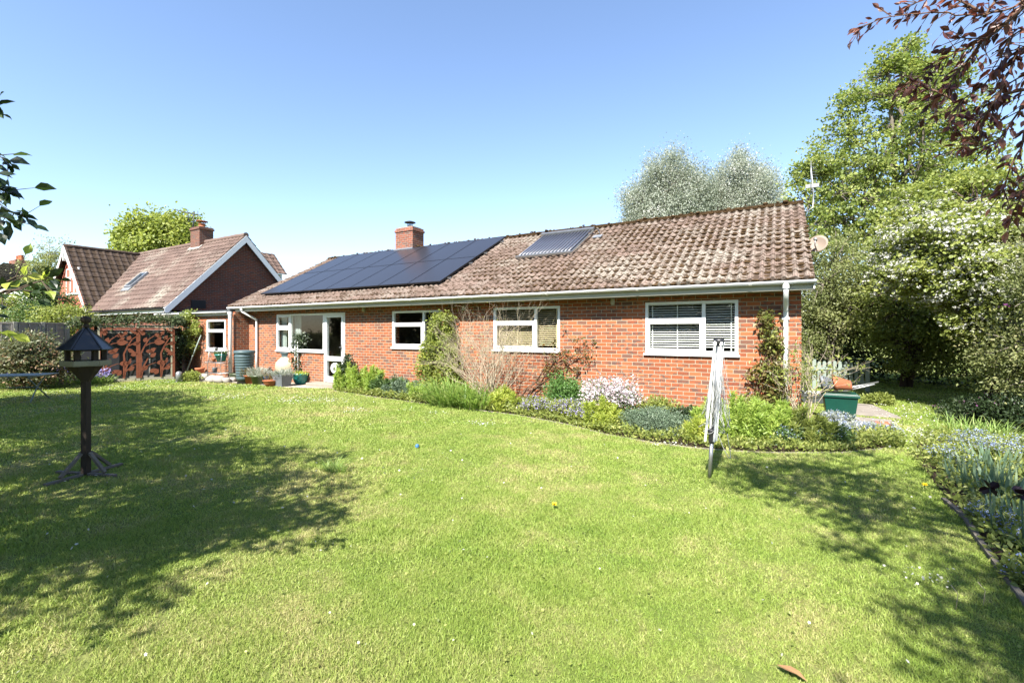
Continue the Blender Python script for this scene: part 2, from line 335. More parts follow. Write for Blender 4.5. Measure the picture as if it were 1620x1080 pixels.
tl = q.n('BsdfTranslucent'); q.l(q.mix(1.0, c, (1.0, 1.0, .7), 'MULTIPLY'), tl.inputs[0]); mx = q.n('MixShader'); mx.inputs[0].default_value = .35
q.l(q.p.outputs[0], mx.inputs[1]); q.l(tl.outputs[0], mx.inputs[2]); q.l(mx.outputs[0], q.out.inputs[0]); M['grass'] = q.m
M['soil'] = plain('bed_soil', (.07, .05, .032), .95, .1, var=.4, scale=9, bump=.8)
q = NT('gravel'); vo = q.n('TexVoronoi'); vo.inputs['Scale'].default_value = 26; q.l(q.pos(), vo.inputs['Vector']); c = q.ramp(q.xyz(vo.outputs['Color'])[0], [(0, (.36,.31,.24)), (.5, (.55,.5,.42)), (1, (.68,.64,.56))]); q.bump(vo.outputs['Distance'], .8, .02); M['gravel'] = q.fin(c, .9, .2)

M['l_fennel'] = leafm('fennel_leaf', (.22,.36,.01), (.36,.52,.02), (.48,.58,.06), .45)
M['l_lime'] = leafm('lime_leaf', (.28,.40,.0), (.44,.55,.01), (.6,.64,.06), .45)
M['l_fresh'] = leafm('fresh_leaf', (.10,.24,.02), (.18,.38,.03), (.28,.46,.08), .4)
M['l_mid'] = leafm('mid_leaf', (.06,.13,.018), (.12,.22,.03), (.22,.32,.07), .35)
M['l_strap'] = leafm('strap_leaf', (.17,.32,.02), (.30,.47,.04), (.44,.56,.12), .45)
M['l_iris'] = leafm('iris_leaf', (.12,.22,.09), (.2,.33,.14), (.3,.42,.16), .3)
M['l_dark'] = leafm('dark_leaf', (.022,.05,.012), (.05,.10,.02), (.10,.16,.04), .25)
M['l_rosemary'] = leafm('grey_green_leaf', (.05,.09,.04), (.10,.16,.07), (.17,.24,.12), .2)
M['l_silver'] = leafm('silver_leaf', (.16,.21,.12), (.29,.35,.22), (.52,.56,.45), .35, tr=(1, 1, .8))
M['l_maple'] = leafm('maple_leaf', (.13,.21,.016), (.27,.36,.03), (.44,.50,.08), .45)
M['l_bright'] = leafm('bright_spring_leaf', (.24,.34,.02), (.38,.48,.03), (.5,.58,.08), .45)
M['l_haw'] = leafm('hawthorn_leaf', (.13,.19,.012), (.25,.32,.02), (.38,.43,.06), .4)
M['l_olive'] = leafm('olive_leaf', (.14,.19,.035), (.23,.28,.06), (.34,.35,.11), .4)
M['l_copper'] = leafm('copper_leaf', (.08,.03,.026), (.20,.07,.055), (.44,.20,.14), .42, .4, .6, tr=(1, .55, .4))
M['l_cherry'] = leafm('cherry_leaf', (.012,.035,.008), (.035,.08,.014), (.12,.22,.03), .3, .35, .5)
M['l_ivy'] = leafm('ivy_leaf', (.05,.10,.02), (.13,.2,.04), (.34,.36,.16), .3)
M['l_red'] = leafm('young_red_leaf', (.14,.2,.03), (.32,.28,.05), (.45,.16,.05), .4)
M['l_pieris'] = leafm('pieris_leaf', (.07,.11,.03), (.16,.19,.06), (.42,.26,.13), .3)
M['f_white'] = leafm('white_petal', (.62,.62,.52), (.78,.78,.70), (.84,.84,.78), .3, .6, tr=(1, 1, 1))
M['f_pinkw'] = leafm('blush_petal', (.55,.45,.48), (.74,.66,.68), (.82,.78,.78), .3, .6, tr=(1, 1, 1))
M['f_blue'] = leafm('blue_petal', (.26,.34,.62), (.42,.50,.78), (.62,.68,.86), .3, .6, tr=(1, 1, 1))
M['f_viol'] = leafm('violet_petal', (.30,.25,.58), (.48,.42,.75), (.66,.6,.85), .3, .6, tr=(1, 1, 1))
M['f_purple'] = leafm('purple_petal', (.22,.04,.2), (.42,.12,.38), (.5,.2,.45), .3, .6, tr=(1, 1, 1))
M['f_black'] = leafm('blackish_petal', (.012,.004,.01), (.03,.008,.02), None, .1, .5)
M['f_orange'] = leafm('orange_petal', (.6,.2,.03), (.7,.3,.05), None, .2, .5)

# ------------------------------------------------------------------ SETTING: ground, beds, patio
R_ = 600; g = MB(); g.add([(-R_,-R_,0), (R_,-R_,0), (R_,R_,0), (-R_,R_,0)], [(0,1,2,3)]); tag(g.build('lawn', M['lawn']), kind='structure')
EDGE = [(-11.2,8.98), (-10.6,8.56), (-8.6,8.22), (-6.39,7.98), (-4.9,7.9), (-4.25,7.81), (-3.2,7.5), (-2.36,7.07), (-1.6,6.9), (-1.02,6.88), (-.4,7.0), (.05,7.2), (.73,7.6), (1.29,8.2)]
BED1 = EDGE+[(1.25,9.1), (.9,9.9), (.4,10.0), (.36,9.3), (.34,9.2), (-11.0,9.2)]
BED2 = [(1.7,8.6), (1.5,7.6), (1.45,6.8), (1.41,5.98), (1.37,4.87), (1.31,4.05), (1.3,3.2), (1.35,2.2), (1.6,.5), (7,.5), (7,9.8), (2.3,9.8)]
PATIO = [(-20,9.19), (-20,8.3), (-17.2,7.75), (-16.59,7.85), (-15.5,8.2), (-14.5,8.3), (-12.54,8.3), (-11.3,8.72), (-10.95,8.95), (-10.95,9.19)]
def inpoly(x, y, poly):
    r = np.zeros(np.shape(x), bool); j = len(poly)-1
    for i in range(len(poly)):
        xi, yi = poly[i]; xj, yj = poly[j]
        if yi != yj: r ^= ((yi > y) != (yj > y)) & (x < (xj-xi)*(y-yi)/(yj-yi)+xi)
        j = i
    return r
def sheet(name, poly, z, m):
    o = MB(); o.add([(x, y, z) for x, y in poly], [tuple(range(len(poly)))]); return tag(o.build(name, m), kind='structure')
sheet('flower_bed_soil', BED1, .012, M['soil']); sheet('border_soil', BED2, .012, M['soil']); sheet('patio_gravel', PATIO, .008, M['gravel'])
# edging boards
def edging(name, pts, h, w, m, label, zc=None):
    o = MB()
    for a, b in zip(pts[:-1], pts[1:]):
        o.bar((a[0], a[1], h/2-.01), (b[0], b[1], h/2-.01), w, h)
    e = o.build(name, m); return tag(e, label, 'edging')
edging('lawn_edging', [(x, y-.03) for x, y in EDGE], .022, .02, M['step'], 'low pale edging strip curving along the flower bed below the house wall')
edging('timber_edging', [(1.36,5.9), (1.39,5.4), (1.33,4.87), (1.27,4.05), (1.22,3.2), (1.28,2.2)], .045, .035, M['greywood'], 'weathered grey timber edging along the iris border on the right')
# grass blades
def grass():
    Ps = []; Ss = []
    for r0, r1, dens, L, w in ((1.2, 3.2, 24000, .027, .0032), (3.2, 5, 13000, .029, .0045), (5, 8, 5200, .032, .007), (8, 13, 1800, .034, .013), (13, 23, 520, .036, .024)):
        a0, a1 = radians(70), radians(172); n = int(.5*(a1-a0)*(r1*r1-r0*r0)*dens); r = np.sqrt(rng.uniform(r0*r0, r1*r1, n)); a = rng.uniform(a0, a1, n)
        x = r*np.cos(a); y = r*np.sin(a)
        k = ~(inpoly(x, y, BED1) | inpoly(x, y, BED2) | inpoly(x, y, PATIO)) & (y < np.where(x > .33, 30, np.where(x > -15.8, 9.1, 8.6))) & (x > -22)
        keep = vnoise(x*3, y*3, 5)*.6+vnoise(x*11, y*11, 6)*.5 > .02+rng.random(n)*.36; k &= keep
        x = x[k]; y = y[k]; n = len(x); ln = L*(.5+.9*vnoise(x*2.2, y*2.2, 8))*rng.uniform(.55, 1.3, n)
        Ps.append(np.stack([x, y, np.zeros(n)], 1)); Ss.append(np.stack([ln, w*rng.uniform(.6, 1.3, n), ln*.8], 1))
    Pt = np.concatenate(Ps); S = np.concatenate(Ss); n = len(Pt); D = rdir(n, 1.15); D[:, 2] = np.abs(D[:, 2])+.15
    o = scatter('grass', *BLADE, Pt, D, rdir(n), S, M['grass']); tag(o, 'short sunlit lawn grass spreading from the camera to the house', 'grass', kind='stuff')
grass()

# ------------------------------------------------------------------ roofs
def tile_roof(name, m, parent, O, U, S_, ulen, slen, gauge=.30, pitch=.165, rng_u=None, jit=1.0, spp=8, roll=.036):
    """courses of rolled tiles as real geometry; O corner, U along eave, S_ up slope"""
    O, U, S_ = [np.array(q, float) for q in (O, U, S_)]; U /= np.linalg.norm(U); S_ /= np.linalg.norm(S_); N = np.cross(U, S_)
    if N[2] < 0: N = -N
    rows = int(math.ceil(slen/gauge)); V = []; L = []; T = []; TR = []; base = 0
    r = np.random.default_rng(abs(hash(name)) % 1000 if False else len(name)*7)
    for i in range(rows):
        s0 = i*gauge; s1 = min(slen, s0+gauge+.012)
        if s1-s0 < .05: continue
        ra = rng_u(s0) if rng_u else (0, ulen); rb = rng_u(s1) if rng_u else (0, ulen)
        if ra[1]-ra[0] < .05: continue
        if rb[1]-rb[0] < .01: rb = ((rb[0]+rb[1])/2-.005, (rb[0]+rb[1])/2+.005)
        k = max(4, int((ra[1]-ra[0])/pitch*spp)); t = np.linspace(0, 1, k+1)
        ua = ra[0]+(ra[1]-ra[0])*t; ub = rb[0]+(rb[1]-rb[0])*t
        def prof(u):
            p = (u/pitch+.05) % 1; return np.where(p < .45, np.sin(pi*p/.45)**.8*roll, -.003*np.sin(pi*(p-.45)/.55))
        tid = np.floor(ua/(2*pitch)+ (i % 2)*.0).astype(int); tj = r.normal(size=tid.max()-tid.min()+3); tj2 = r.random(tid.max()-tid.min()+3); tc = r.random(tid.max()-tid.min()+3)
        ix = tid-tid.min(); lift = .030+.0035*jit*tj[ix]; sj = .010*jit*(tj2[ix]-.5); sag = .012*np.sin(ua*.9+i*.5)*jit*.5
        a = prof(ua)
        for (ss, uu, hh) in ((s0+sj+.004, ua, np.full_like(ua, -.012)+sag), (s0+sj, ua, a+lift+sag), (np.full_like(ub, s1), ub, (prof(ub) if rng_u else a)+.006+sag)):
            V.append(O+uu[:, None]*U+np.asarray(ss)[:, None]*S_+hh[:, None]*N); T.append(tc[ix]); TR.append((((uu/pitch+.05) % 1) > .5).astype(float))
        for ln in range(2):
            b0 = base+ln*(k+1)+np.arange(k); b1 = b0+(k+1); L.append(np.stack([b0, b0+1, b1+1, b1], 1).ravel())
        base += 3*(k+1)
    L = np.concatenate(L); me = npmesh(name, np.concatenate(V), np.full(len(L)//4, 4), L, m, tint=np.concatenate(T), smooth=False); at = me.attributes.new('trough', 'FLOAT', 'POINT'); at.data.foreach_set('value', np.concatenate(TR).astype(np.float32)); return link(name, me, parent)
def moss(name, m, parent, O, U, S_, ulen, slen, n, gauge=.3, pitch=.165, avoid=None, size=(.012, .035)):
    O, U, S_ = [np.array(q, float) for q in (O, U, S_)]; U /= np.linalg.norm(U); S_ /= np.linalg.norm(S_); N = np.cross(U, S_); N = -N if N[2] < 0 else N
    o = MB(); k = 0
    while k < n:
        u = random.random()*ulen; s = random.random()*slen
        if avoid and avoid(u, s): continue
        if vnoise(np.array([u*.9]), np.array([s*1.3]), 21)[0] < random.random()*.75: continue
        k += 1; row = floor(s/gauge); s = row*gauge+random.choice((-.012, .0, .03, .12, .2))*random.random(); s = max(s, -.01)
        u = (floor(u/pitch)+.45+random.uniform(-.05, .5))*pitch; r = random.uniform(*size)
        if not 0 < u < ulen: continue
        o.blob(O+U*u+S_*s+N*(.012+r*.3), (r*random.uniform(.8, 1.9), r*random.uniform(.8, 1.6), r*.55), jit=.35)
    return o.build(name, m, parent)

# ------------------------------------------------------------------ windows
def window(parent, x0, x1, z0, z1, Y, panes, mull=(), fr=.055, sill=True, blind=None, dep=.07, m=None, name='window', frame_mesh=None):
    """panes: list of (xa,xb,za,zb,sash) fractions of the inner area; the mesh is the frame, panes are its children"""
    m = m or M['upvc']; o = frame_mesh or MB(); yf = Y-.012; yb = Y+dep
    o.box(x0, x0+fr, yf, yb, z0, z1); o.box(x1-fr, x1, yf, yb, z0, z1); o.box(x0+fr, x1-fr, yf, yb, z1-fr, z1); o.box(x0+fr, x1-fr, yf, yb, z0, z0+fr)
    xi0, xi1, zi0, zi1 = x0+fr, x1-fr, z0+fr, z1-fr
    for kind, a, lo, hi in mull:
        w = .032
        if kind == 'v':
            xc = xi0+a*(xi1-xi0); o.box(xc-w, xc+w, yf+.002, yb-.002, zi0+lo*(zi1-zi0)+(w if lo > 0 else 0), zi0+hi*(zi1-zi0)-(w if hi < 1 else 0))
        else:
            zc = zi0+a*(zi1-zi0); o.box(xi0+lo*(xi1-xi0)+(w if lo > 0 else 0), xi0+hi*(xi1-xi0)-(w if hi < 1 else 0), yf+.003, yb-.003, zc-w, zc+w)
    gl = []
    for xa, xb, za, zb, sash in panes:
        a = xi0+xa*(xi1-xi0)+(.032 if xa > 0 else 0); b = xi0+xb*(xi1-xi0)-(.032 if xb < 1 else 0); c = zi0+za*(zi1-zi0)+(.032 if za > 0 else 0); d = zi0+zb*(zi1-zi0)-(.032 if zb < 1 else 0)
        if sash:
            e = .045; a -= .008; b += .008; c -= .008; d += .008; y0 = yf-.016; y1 = Y+.03
            o.box(a, a+e, y0, y1, c, d); o.box(b-e, b, y0, y1, c, d); o.box(a+e, b-e, y0, y1, d-e, d); o.box(a+e, b-e, y0, y1, c, c+e); a += e; b -= e; c += e; d -= e
        gl.append((a, b, c, d))
    f = o.build(name, m, parent, bevel=.004)
    for a, b, c, d in gl:
        p = MB(); p.add([(a, Y+.012, c), (b, Y+.012, c), (b, Y+.012, d), (a, Y+.012, d)], [(0,1,2,3)]); p.build('pane', M['glass'], f)
    if sill:
        s = MB(); s.box(x0-.03, x1+.03, Y-.05, Y+.05, z0-.045, z0-.001); s.build('sill', m, f, bevel=.006)
    if blind:
        s = MB(); n = int((z1-z0-.1)/.047)
        for i in range(n):
            z = z1-.06-i*.047; a = radians(22); s.obox(((x0+x1)/2, Y+.11, z), (1,0,0), (0,cos(a),sin(a)), (0,-sin(a),cos(a)), (x1-x0)/2-.05, .022, .0016)
        for k in range(4):
            xx = x0+.12+(x1-x0-.24)*k/3; s.box(xx-.008, xx+.008, Y+.083, Y+.086, z0+.05, z1-.05)
        s.build('blind', M[blind], f)
    return f

# ------------------------------------------------------------------ THE HOUSE
YW = 9.2; XL, XR = -15.79, .32; YE, ZE, YR, ZR = 8.76, 2.47, 12.9, 4.65; YB = 2*YR-YW; TW = .25
house = thing('brick_bungalow', 'long red brick bungalow with brown tiled roof and solar panels facing the lawn', 'house', (-7.7, 12.9, 0))
wins = {}
W1 = (FX(1021,YW), FX(1168,YW), 1.21, 2.20); W3 = (FX(781,YW), FX(886,YW), 1.21, 2.19); W2 = (FX(621,YW), FX(698.5,YW), 1.21, 2.18)
WD = (FX(438,YW), FX(513,YW), 1.03, 2.19); DR = (FX(513,YW), FX(546,YW), .12, 2.19)
def wall_with_holes(o, x0, x1, y0, y1, z0, z1, holes):
    xs = sorted({x0, x1, *[h[0] for h in holes], *[h[1] for h in holes]})
    for a, b in zip(xs[:-1], xs[1:]):
        hs = sorted([h for h in holes if h[0] <= a+1e-6 and h[1] >= b-1e-6], key=lambda h: h[2]); z = z0
        for h in hs: 
            if h[2] > z: o.box(a, b, y0, y1, z, h[2])
            z = h[3]
        if z < z1: o.box(a, b, y0, y1, z, z1)
o = MB(); wall_with_holes(o, XL, XR, YW, YW+TW, -.1, 2.38, [W1, W2, W3, WD, DR])
o.box(XL, XR, YB-TW, YB, -.1, 2.38)
for xa, xb in ((XL, XL+TW), (XR-TW, XR)):
    o.box(xa, xb, YW+TW, YB-TW, -.1, 2.38)
    o.add([(x, y, z) for x in (xa, xb) for y, z in ((YW,2.38), (YB,2.38), (YR,ZR-.14))], [(0,2,1), (3,4,5), (0,1,4,3), (1,2,5,4), (2,0,3,5)])
wall = o.build('wall', M['brick'], house)
# rooms behind the glass
o = MB(); o.box(XL+TW+.01, XR-TW-.01, YW+TW+.01, YB-TW-.01, .02, .1); o.cur = 1; o.box(XL+TW+.01, XR-TW-.01, YW+TW+3.6, YW+TW+3.7, .1, 2.33)
for xx in (-15.5, -10.2, -6.7, -3.2): o.box(xx, xx+.1, YW+TW+.01, YW+TW+3.6, .1, 2.33)
o.box(XL+TW+.01, XR-TW-.01, YW+TW+.01, YB-TW-.01, 2.33, 2.36)
o.build('room_wall', [M['floor_in'], M['room']], house)
lay = [(0,.66,0,.66,True), (0,.66,.66,1,False), (.66,1,0,1,False)]; ml = [('v',.66,0,1), ('h',.66,0,.66)]
window(house, *W1, YW, lay, ml, blind='blind'); window(house, *W2, YW, lay, ml); window(house, *W3, YW, lay, ml, blind='blind_wood')
wd = window(house, *WD, YW, [(0,.30,0,.64,True), (0,.30,.64,1,True), (.30,1,0,1,False)], [('v',.30,0,1), ('h',.64,0,.30)])
def curtain(parent, x0, x1, z0, z1, Y):
    o = MB(); n = int((x1-x0)/.012)+2; vs = []
    for i in range(n+1):
        x = x0+(x1-x0)*i/n; y = Y+.03*sin(x*75); vs += [(x, y, z0), (x, y, z1)]
    o.add(vs, [(2*i, 2*i+2, 2*i+3, 2*i+1) for i in range(n)], True); o.build('curtain', M['curtain'], parent)
curtain(wd, WD[0]+.05, WD[0]+.25, WD[2]+.03, WD[3]-.06, YW+.16); curtain(wd, WD[0]+.72, WD[0]+1.0, WD[2]+.03, WD[3]-.06, YW+.16)
# patio door
def patio_door():
    x0, x1, z0, z1 = DR; o = MB(); y0, y1 = YW-.014, YW+.07; e = .05
    o.box(x0+.002, x0+e, y0, y1, z0, z1); o.box(x1-e, x1, y0, y1, z0, z1); o.box(x0+e, x1-e, y0, y1, z1-e, z1)
    a, b, c, d = x0+e+.003, x1-e-.003, z0+.01, z1-e-.003; w = .085; y0 -= .012; mid = z0+(z1-z0)*.31
    o.box(a, a+w, y0, y1-.01, c, d); o.box(b-w, b, y0, y1-.01, c, d); o.box(a+w, b-w, y0, y1-.01, d-w, d); o.box(a+w, b-w, y0, y1-.01, c, c+.16); o.box(a+w, b-w, y0, y1-.01, mid, mid+.13)
    f = o.build('door', M['upvc'], house, bevel=.004)
    for za, zb in ((c+.16, mid), (mid+.13, d-w)):
        p = MB(); p.add([(a+w, YW+.015, za), (b-w, YW+.015, za), (b-w, YW+.015, zb), (a+w, YW+.015, zb)], [(0,1,2,3)]); p.build('pane', M['glass'], f)
    ax = np.array(((1,0,0), (0,0,-1), (0,1,0))).astype(float); cx, cz = (a+b)/2+.02, (c+.16+mid)/2+.02
    p = MB(); p.lathe((cx, YW+.01, cz), [(0,.035), (.09,.035), (.09,.03), (.095,.05), (.15,.045), (.16,.01), (.16,-.01)], 28, axis=ax); p.cur = 1; p.box(cx-.035, cx+.03, YW-.034, YW-.028, cz-.05, cz+.05); p.build('cat_flap', [M['upvc'], M['black']], f)
    h = MB(); h.box(b-w*.7, b-w*.4, y0-.012, y0-.001, mid+.28, mid+.50); h.box(b-w*.65-.07, b-w*.45, y0-.04, y0-.022, mid+.40, mid+.42); h.box(b-w*.65, b-w*.45, y0-.022, y0-.012, mid+.4, mid+.42); h.build('handle', M['galv'], f)
patio_door()
o = MB(); o.box(DR[0]-.35, DR[1]+.15, YW-.38, YW-.002, 0, .11); o.build('door_step', M['step'], house, bevel=.01)
# roof
VX0, VX1 = -16.3, .49; sl_ = hypot(YR-YE, ZR-ZE); sd = ((YR-YE)/sl_, (ZR-ZE)/sl_)
roof = tile_roof('roof', M['tile'], house, (VX0, YE, ZE), (1,0,0), (0, sd[0], sd[1]), VX1-VX0, sl_)
o = MB(); o.add([(VX0,YE,ZE-.03), (VX1,YE,ZE-.03), (VX1,YR,ZR-.03), (VX0,YR,ZR-.03), (VX0,2*YR-YE,ZE-.03), (VX1,2*YR-YE,ZE-.03)], [(0,1,2,3), (3,2,5,4)]); o.build('underlay', M['dark'], roof)
tile_roof('rear_slope', M['tile'], roof, (VX1, 2*YR-YE, ZE), (-1,0,0), (0, -sd[0], sd[1]), VX1-VX0, sl_, spp=4)
def pvavoid(u, s): return s > 4.4 or (.6 < u < 9.1 and s > .55) or (10.1 < u < 12 and 2 < s < 4.2)
moss('moss', M['moss'], roof, (VX0, YE, ZE), (1,0,0), (0, sd[0], sd[1]), VX1-VX0, sl_, 4200, avoid=pvavoid)
o = MB(); x = VX0; k = 0
while x < VX1-.05:
    L = min(.45, VX1-x); o.tc = random.random(); zz = ZR-.02+random.uniform(-.006, .006); vs = []
    for xx in (x+.004, x+L-.004):
        for i in range(7):
            a = pi*i/6; vs.append((xx, YR-.14*cos(a), zz+.11*sin(a)))
    o.add(vs, [(i, i+1, 8+i, 7+i) for i in range(6)]+[tuple(range(6, -1, -1)), tuple(range(7, 14))], False); x += L
o.build('ridge_tile', M['ridge'], roof, tint=True)
for i in range(240): xx = random.uniform(VX0, VX1); r = random.uniform(.015, .045); o.blob((xx, YR-random.uniform(.0, .15), ZR+.07*random.random()+.02), (r*1.4, r, r*.7), jit=.3)
o.build('ridge_moss', M['moss'], roof)
# fascia, soffit, gutter, bargeboard
o = MB(); o.box(VX0+.02, VX1-.02, YE+.045, YE+.065, ZE-.17, ZE-.005); o.box(VX0+.02, VX1-.02, YE+.065, YW-.002, ZE-.15, ZE-.138); o.build('fascia', M['fascia'], house, bevel=.003)
def gutter(name, x0, x1, yc, zc, r, m, parent):
    o = MB(); vs = []; n = 9
    xs = [x0, x1]
    for xx in xs:
        for rr in (r, r-.006):
            for i in range(n):
                a = pi+pi*i/(n-1); vs.append((xx, yc+rr*cos(a), zc+rr*sin(a)))
    fs = [(i, i+1, 2*n+i+1, 2*n+i) for i in range(n-1)]+[(n+i+1, n+i, 3*n+i, 3*n+i+1) for i in range(n-1)]+[(0, 2*n, 3*n, n), (n-1, 2*n-1, 4*n-1, 3*n-1)]
    fs += [tuple(range(n)), tuple(range(3*n-1, 2*n-1, -1))]
    o.add(vs, fs, True)
    xx = x0+.6
    while xx < x1:
        vs = []
        for q in (xx, xx+.05):
            for i in range(n): a = pi+pi*i/(n-1); vs.append((q, yc+(r+.006)*cos(a), zc+(r+.006)*sin(a)))
        o.add(vs, [(i, i+1, n+i+1, n+i) for i in range(n-1)]+[tuple(range(n)), tuple(range(2*n-1, n-1, -1))]); xx += 1.9
    return o.build(name, m, parent)
gutter('gutter', VX0+.05, VX1+.02, YE-.013, ZE-.02, .056, M['upvc'], house)
o = MB()
for X_ in (VX0-.005, VX1-.02):
    for sg in (1, -1):
        y0 = YR-sg*(YR-YE); o.add([(X_+dx, y, z) for dx in (0, .02) for y, z in ((y0,ZE-.16), (y0,ZE-.02), (YR,ZR-.02), (YR,ZR-.16))], [(0,1,2,3), (4,7,6,5), (0,4,5,1), (1,5,6,2), (2,6,7,3), (3,7,4,0)])
o.build('bargeboard', M['white'], house)
def downpipe(pts, parent, r=.034, m='upvc', brackets=()):
    o = MB(); o.tube(pts, r, 14); 
    for (x, y, z) in brackets: o.box(x-.055, x+.055, y-.045, y+.05, z-.02, z+.02)
    o.lathe((pts[0][0], pts[0][1], pts[0][2]-.02), [(r*1.25, -.05), (r*1.25, .05)], 14)
    return o.build('downpipe', M[m], parent)
xd = FX(1243, YW-.1); downpipe([(xd, YE-.01, ZE-.07), (xd, YE-.005, ZE-.20), (xd, YE+.14, ZE-.34), (xd, YW-.065, ZE-.46), (xd, YW-.06, ZE-.6), (xd, YW-.06, .03)], house, .04, brackets=[(xd, YW-.06, 1.85)])
xd = -15.25; downpipe([(-15.45, YE-.01, ZE-.07), (-15.45, YE, ZE-.17), (xd, YW-.08, ZE-.42), (xd, YW-.06, ZE-.5), (xd, YW-.06, .9), (xd, YW-.06, .3)], house, .036)
for px, py in ((406,491), (577,489.5), (735,487), (970,477)):
    X_ = FX(px, YW); z = FH(px, py, YW-.05); o = MB(); o.box(X_-.035, X_+.035, YW-.012, YW, z-.07, z+.08); o.lathe((X_, YW-.045, z-.01), [(0,.075), (.03,.07), (.04,.03), (.042,-.03), (.03,-.05), (0,-.052)], 14); o.build('wall_light', M['lamp'], house, bevel=.004)
# chimney
cx = FX(648, YR); o = MB(); o.box(cx-.42, cx+.42, YR-.30, YR+.30, ZR-.5, 5.28); o.box(cx-.45, cx+.45, YR-.33, YR+.33, 5.28, 5.355); o.box(cx-.42, cx+.42, YR-.3, YR+.3, 5.355, 5.43)
ch = o.build('chimney', M['brick_chim'], house, bevel=.005)
o = MB(); o.box(cx-.34, cx+.34, YR-.23, YR+.23, 5.431, 5.47); o.build('flaunching', M['stone'], ch)
o = MB(); o.lathe((cx+.02, YR, 5.47), [(.10,0), (.10,.10)], 16); 
for k in range(4): a = k*pi/2+.4; o.tube([(cx+.02+.09*cos(a), YR+.09*sin(a), 5.56), (cx+.02+.11*cos(a), YR+.11*sin(a), 5.66)], .008, 5)
o.lathe((cx+.02, YR, 5.66), [(.21,0), (.2,.02), (.08,.06), (0,.065)], 20); o.build('cowl', M['dark'], ch)
o = MB(); o.box(cx-.46, cx+.46, YR-.36, YR-.302, ZR-.22, ZR+.02); o.build('flashing', M['lead'], ch)
# solar panels
sN = np.cross((1,0,0), (0, sd[0], sd[1])); sS = np.array((0, sd[0], sd[1])); sU = np.array((1., 0, 0)); sO = np.array((0, YE, ZE))
px0, px1, ps0, ps1 = -15.3, -7.52, .68, 4.42; pw = (px1-px0)/7; ph = (ps1-ps0)/2
for r in range(2):
    for c_ in range(7):
        c0 = sU*(px0+(c_+.5)*pw)+sO+sS*(ps0+(r+.5)*ph)+sN*.13; hx, hs = pw/2-.008, ph/2-.009; o = MB()
        for a, b in ((-hx, -hx+.022), (hx-.022, hx)): o.obox(c0+sU*(a+b)/2, sU, sS, sN, (b-a)/2, hs, .02)
        for a, b in ((-hs, -hs+.022), (hs-.022, hs)): o.obox(c0+sS*(a+b)/2, sU, sS, sN, hx-.022, (b-a)/2, .02)
        f = o.build('solar_panel', M['alu_dark'], house); p = MB(); p.obox(c0+sN*.0125, sU, sS, sN, hx-.022, hs-.022, .0055); p.build('solar_cells', M['pv'], f)
o = MB()
for s_ in (ps0+.35, ps0+1.45, ps0+2.3, ps0+3.35):
    o.obox(sO+sU*((px0+px1)/2)+sS*s_+sN*.09, sU, sS, sN, (px1-px0)/2+.1, .02, .018)
o.build('mounting_rail', M['galv'], house)
# solar hot water collector
tx0, tx1, ts0, ts1 = -6.03, -4.5, 2.2, 4.0; fr_ = MB(); B = lambda x, s, n: sU*x+sO+sS*s+sN*n
fr_.obox(B((tx0+tx1)/2, ts1, .15), sU, sS, sN, (tx1-tx0)/2+.05, .06, .06); fr_.obox(B((tx0+tx1)/2, ts0, .12), sU, sS, sN, (tx1-tx0)/2+.03, .025, .03)
for xx in (tx0, tx1): fr_.obox(B(xx, (ts0+ts1)/2, .1), sU, sS, sN, .018, (ts1-ts0)/2-.06, .018)
stc = fr_.build('solar_water_heater', M['galv'], house, bevel=.006)
for i in range(15):
    xx = tx0+.06+(tx1-tx0-.12)*i/14; o = MB(); o.tube([B(xx, ts0+.03, .135), B(xx, ts1-.06, .145)], .026, 10); o.build('glass_tube', M['vtube'], stc)
o = MB(); o.tube([B(tx1+.05, ts1, .14), B(tx1+.15, ts1-.02, .16), B(tx1+.24, ts1-.16, .12), B(tx1+.26, ts1-.26, .04)], .016, 8); o.build('pipe', M['dark'], stc)
o = MB(); o.obox(B(tx1+.24, ts1-.36, .045), sU, sS, sN, .12, .10, .012); o.build('flashing', M['lead'], stc)
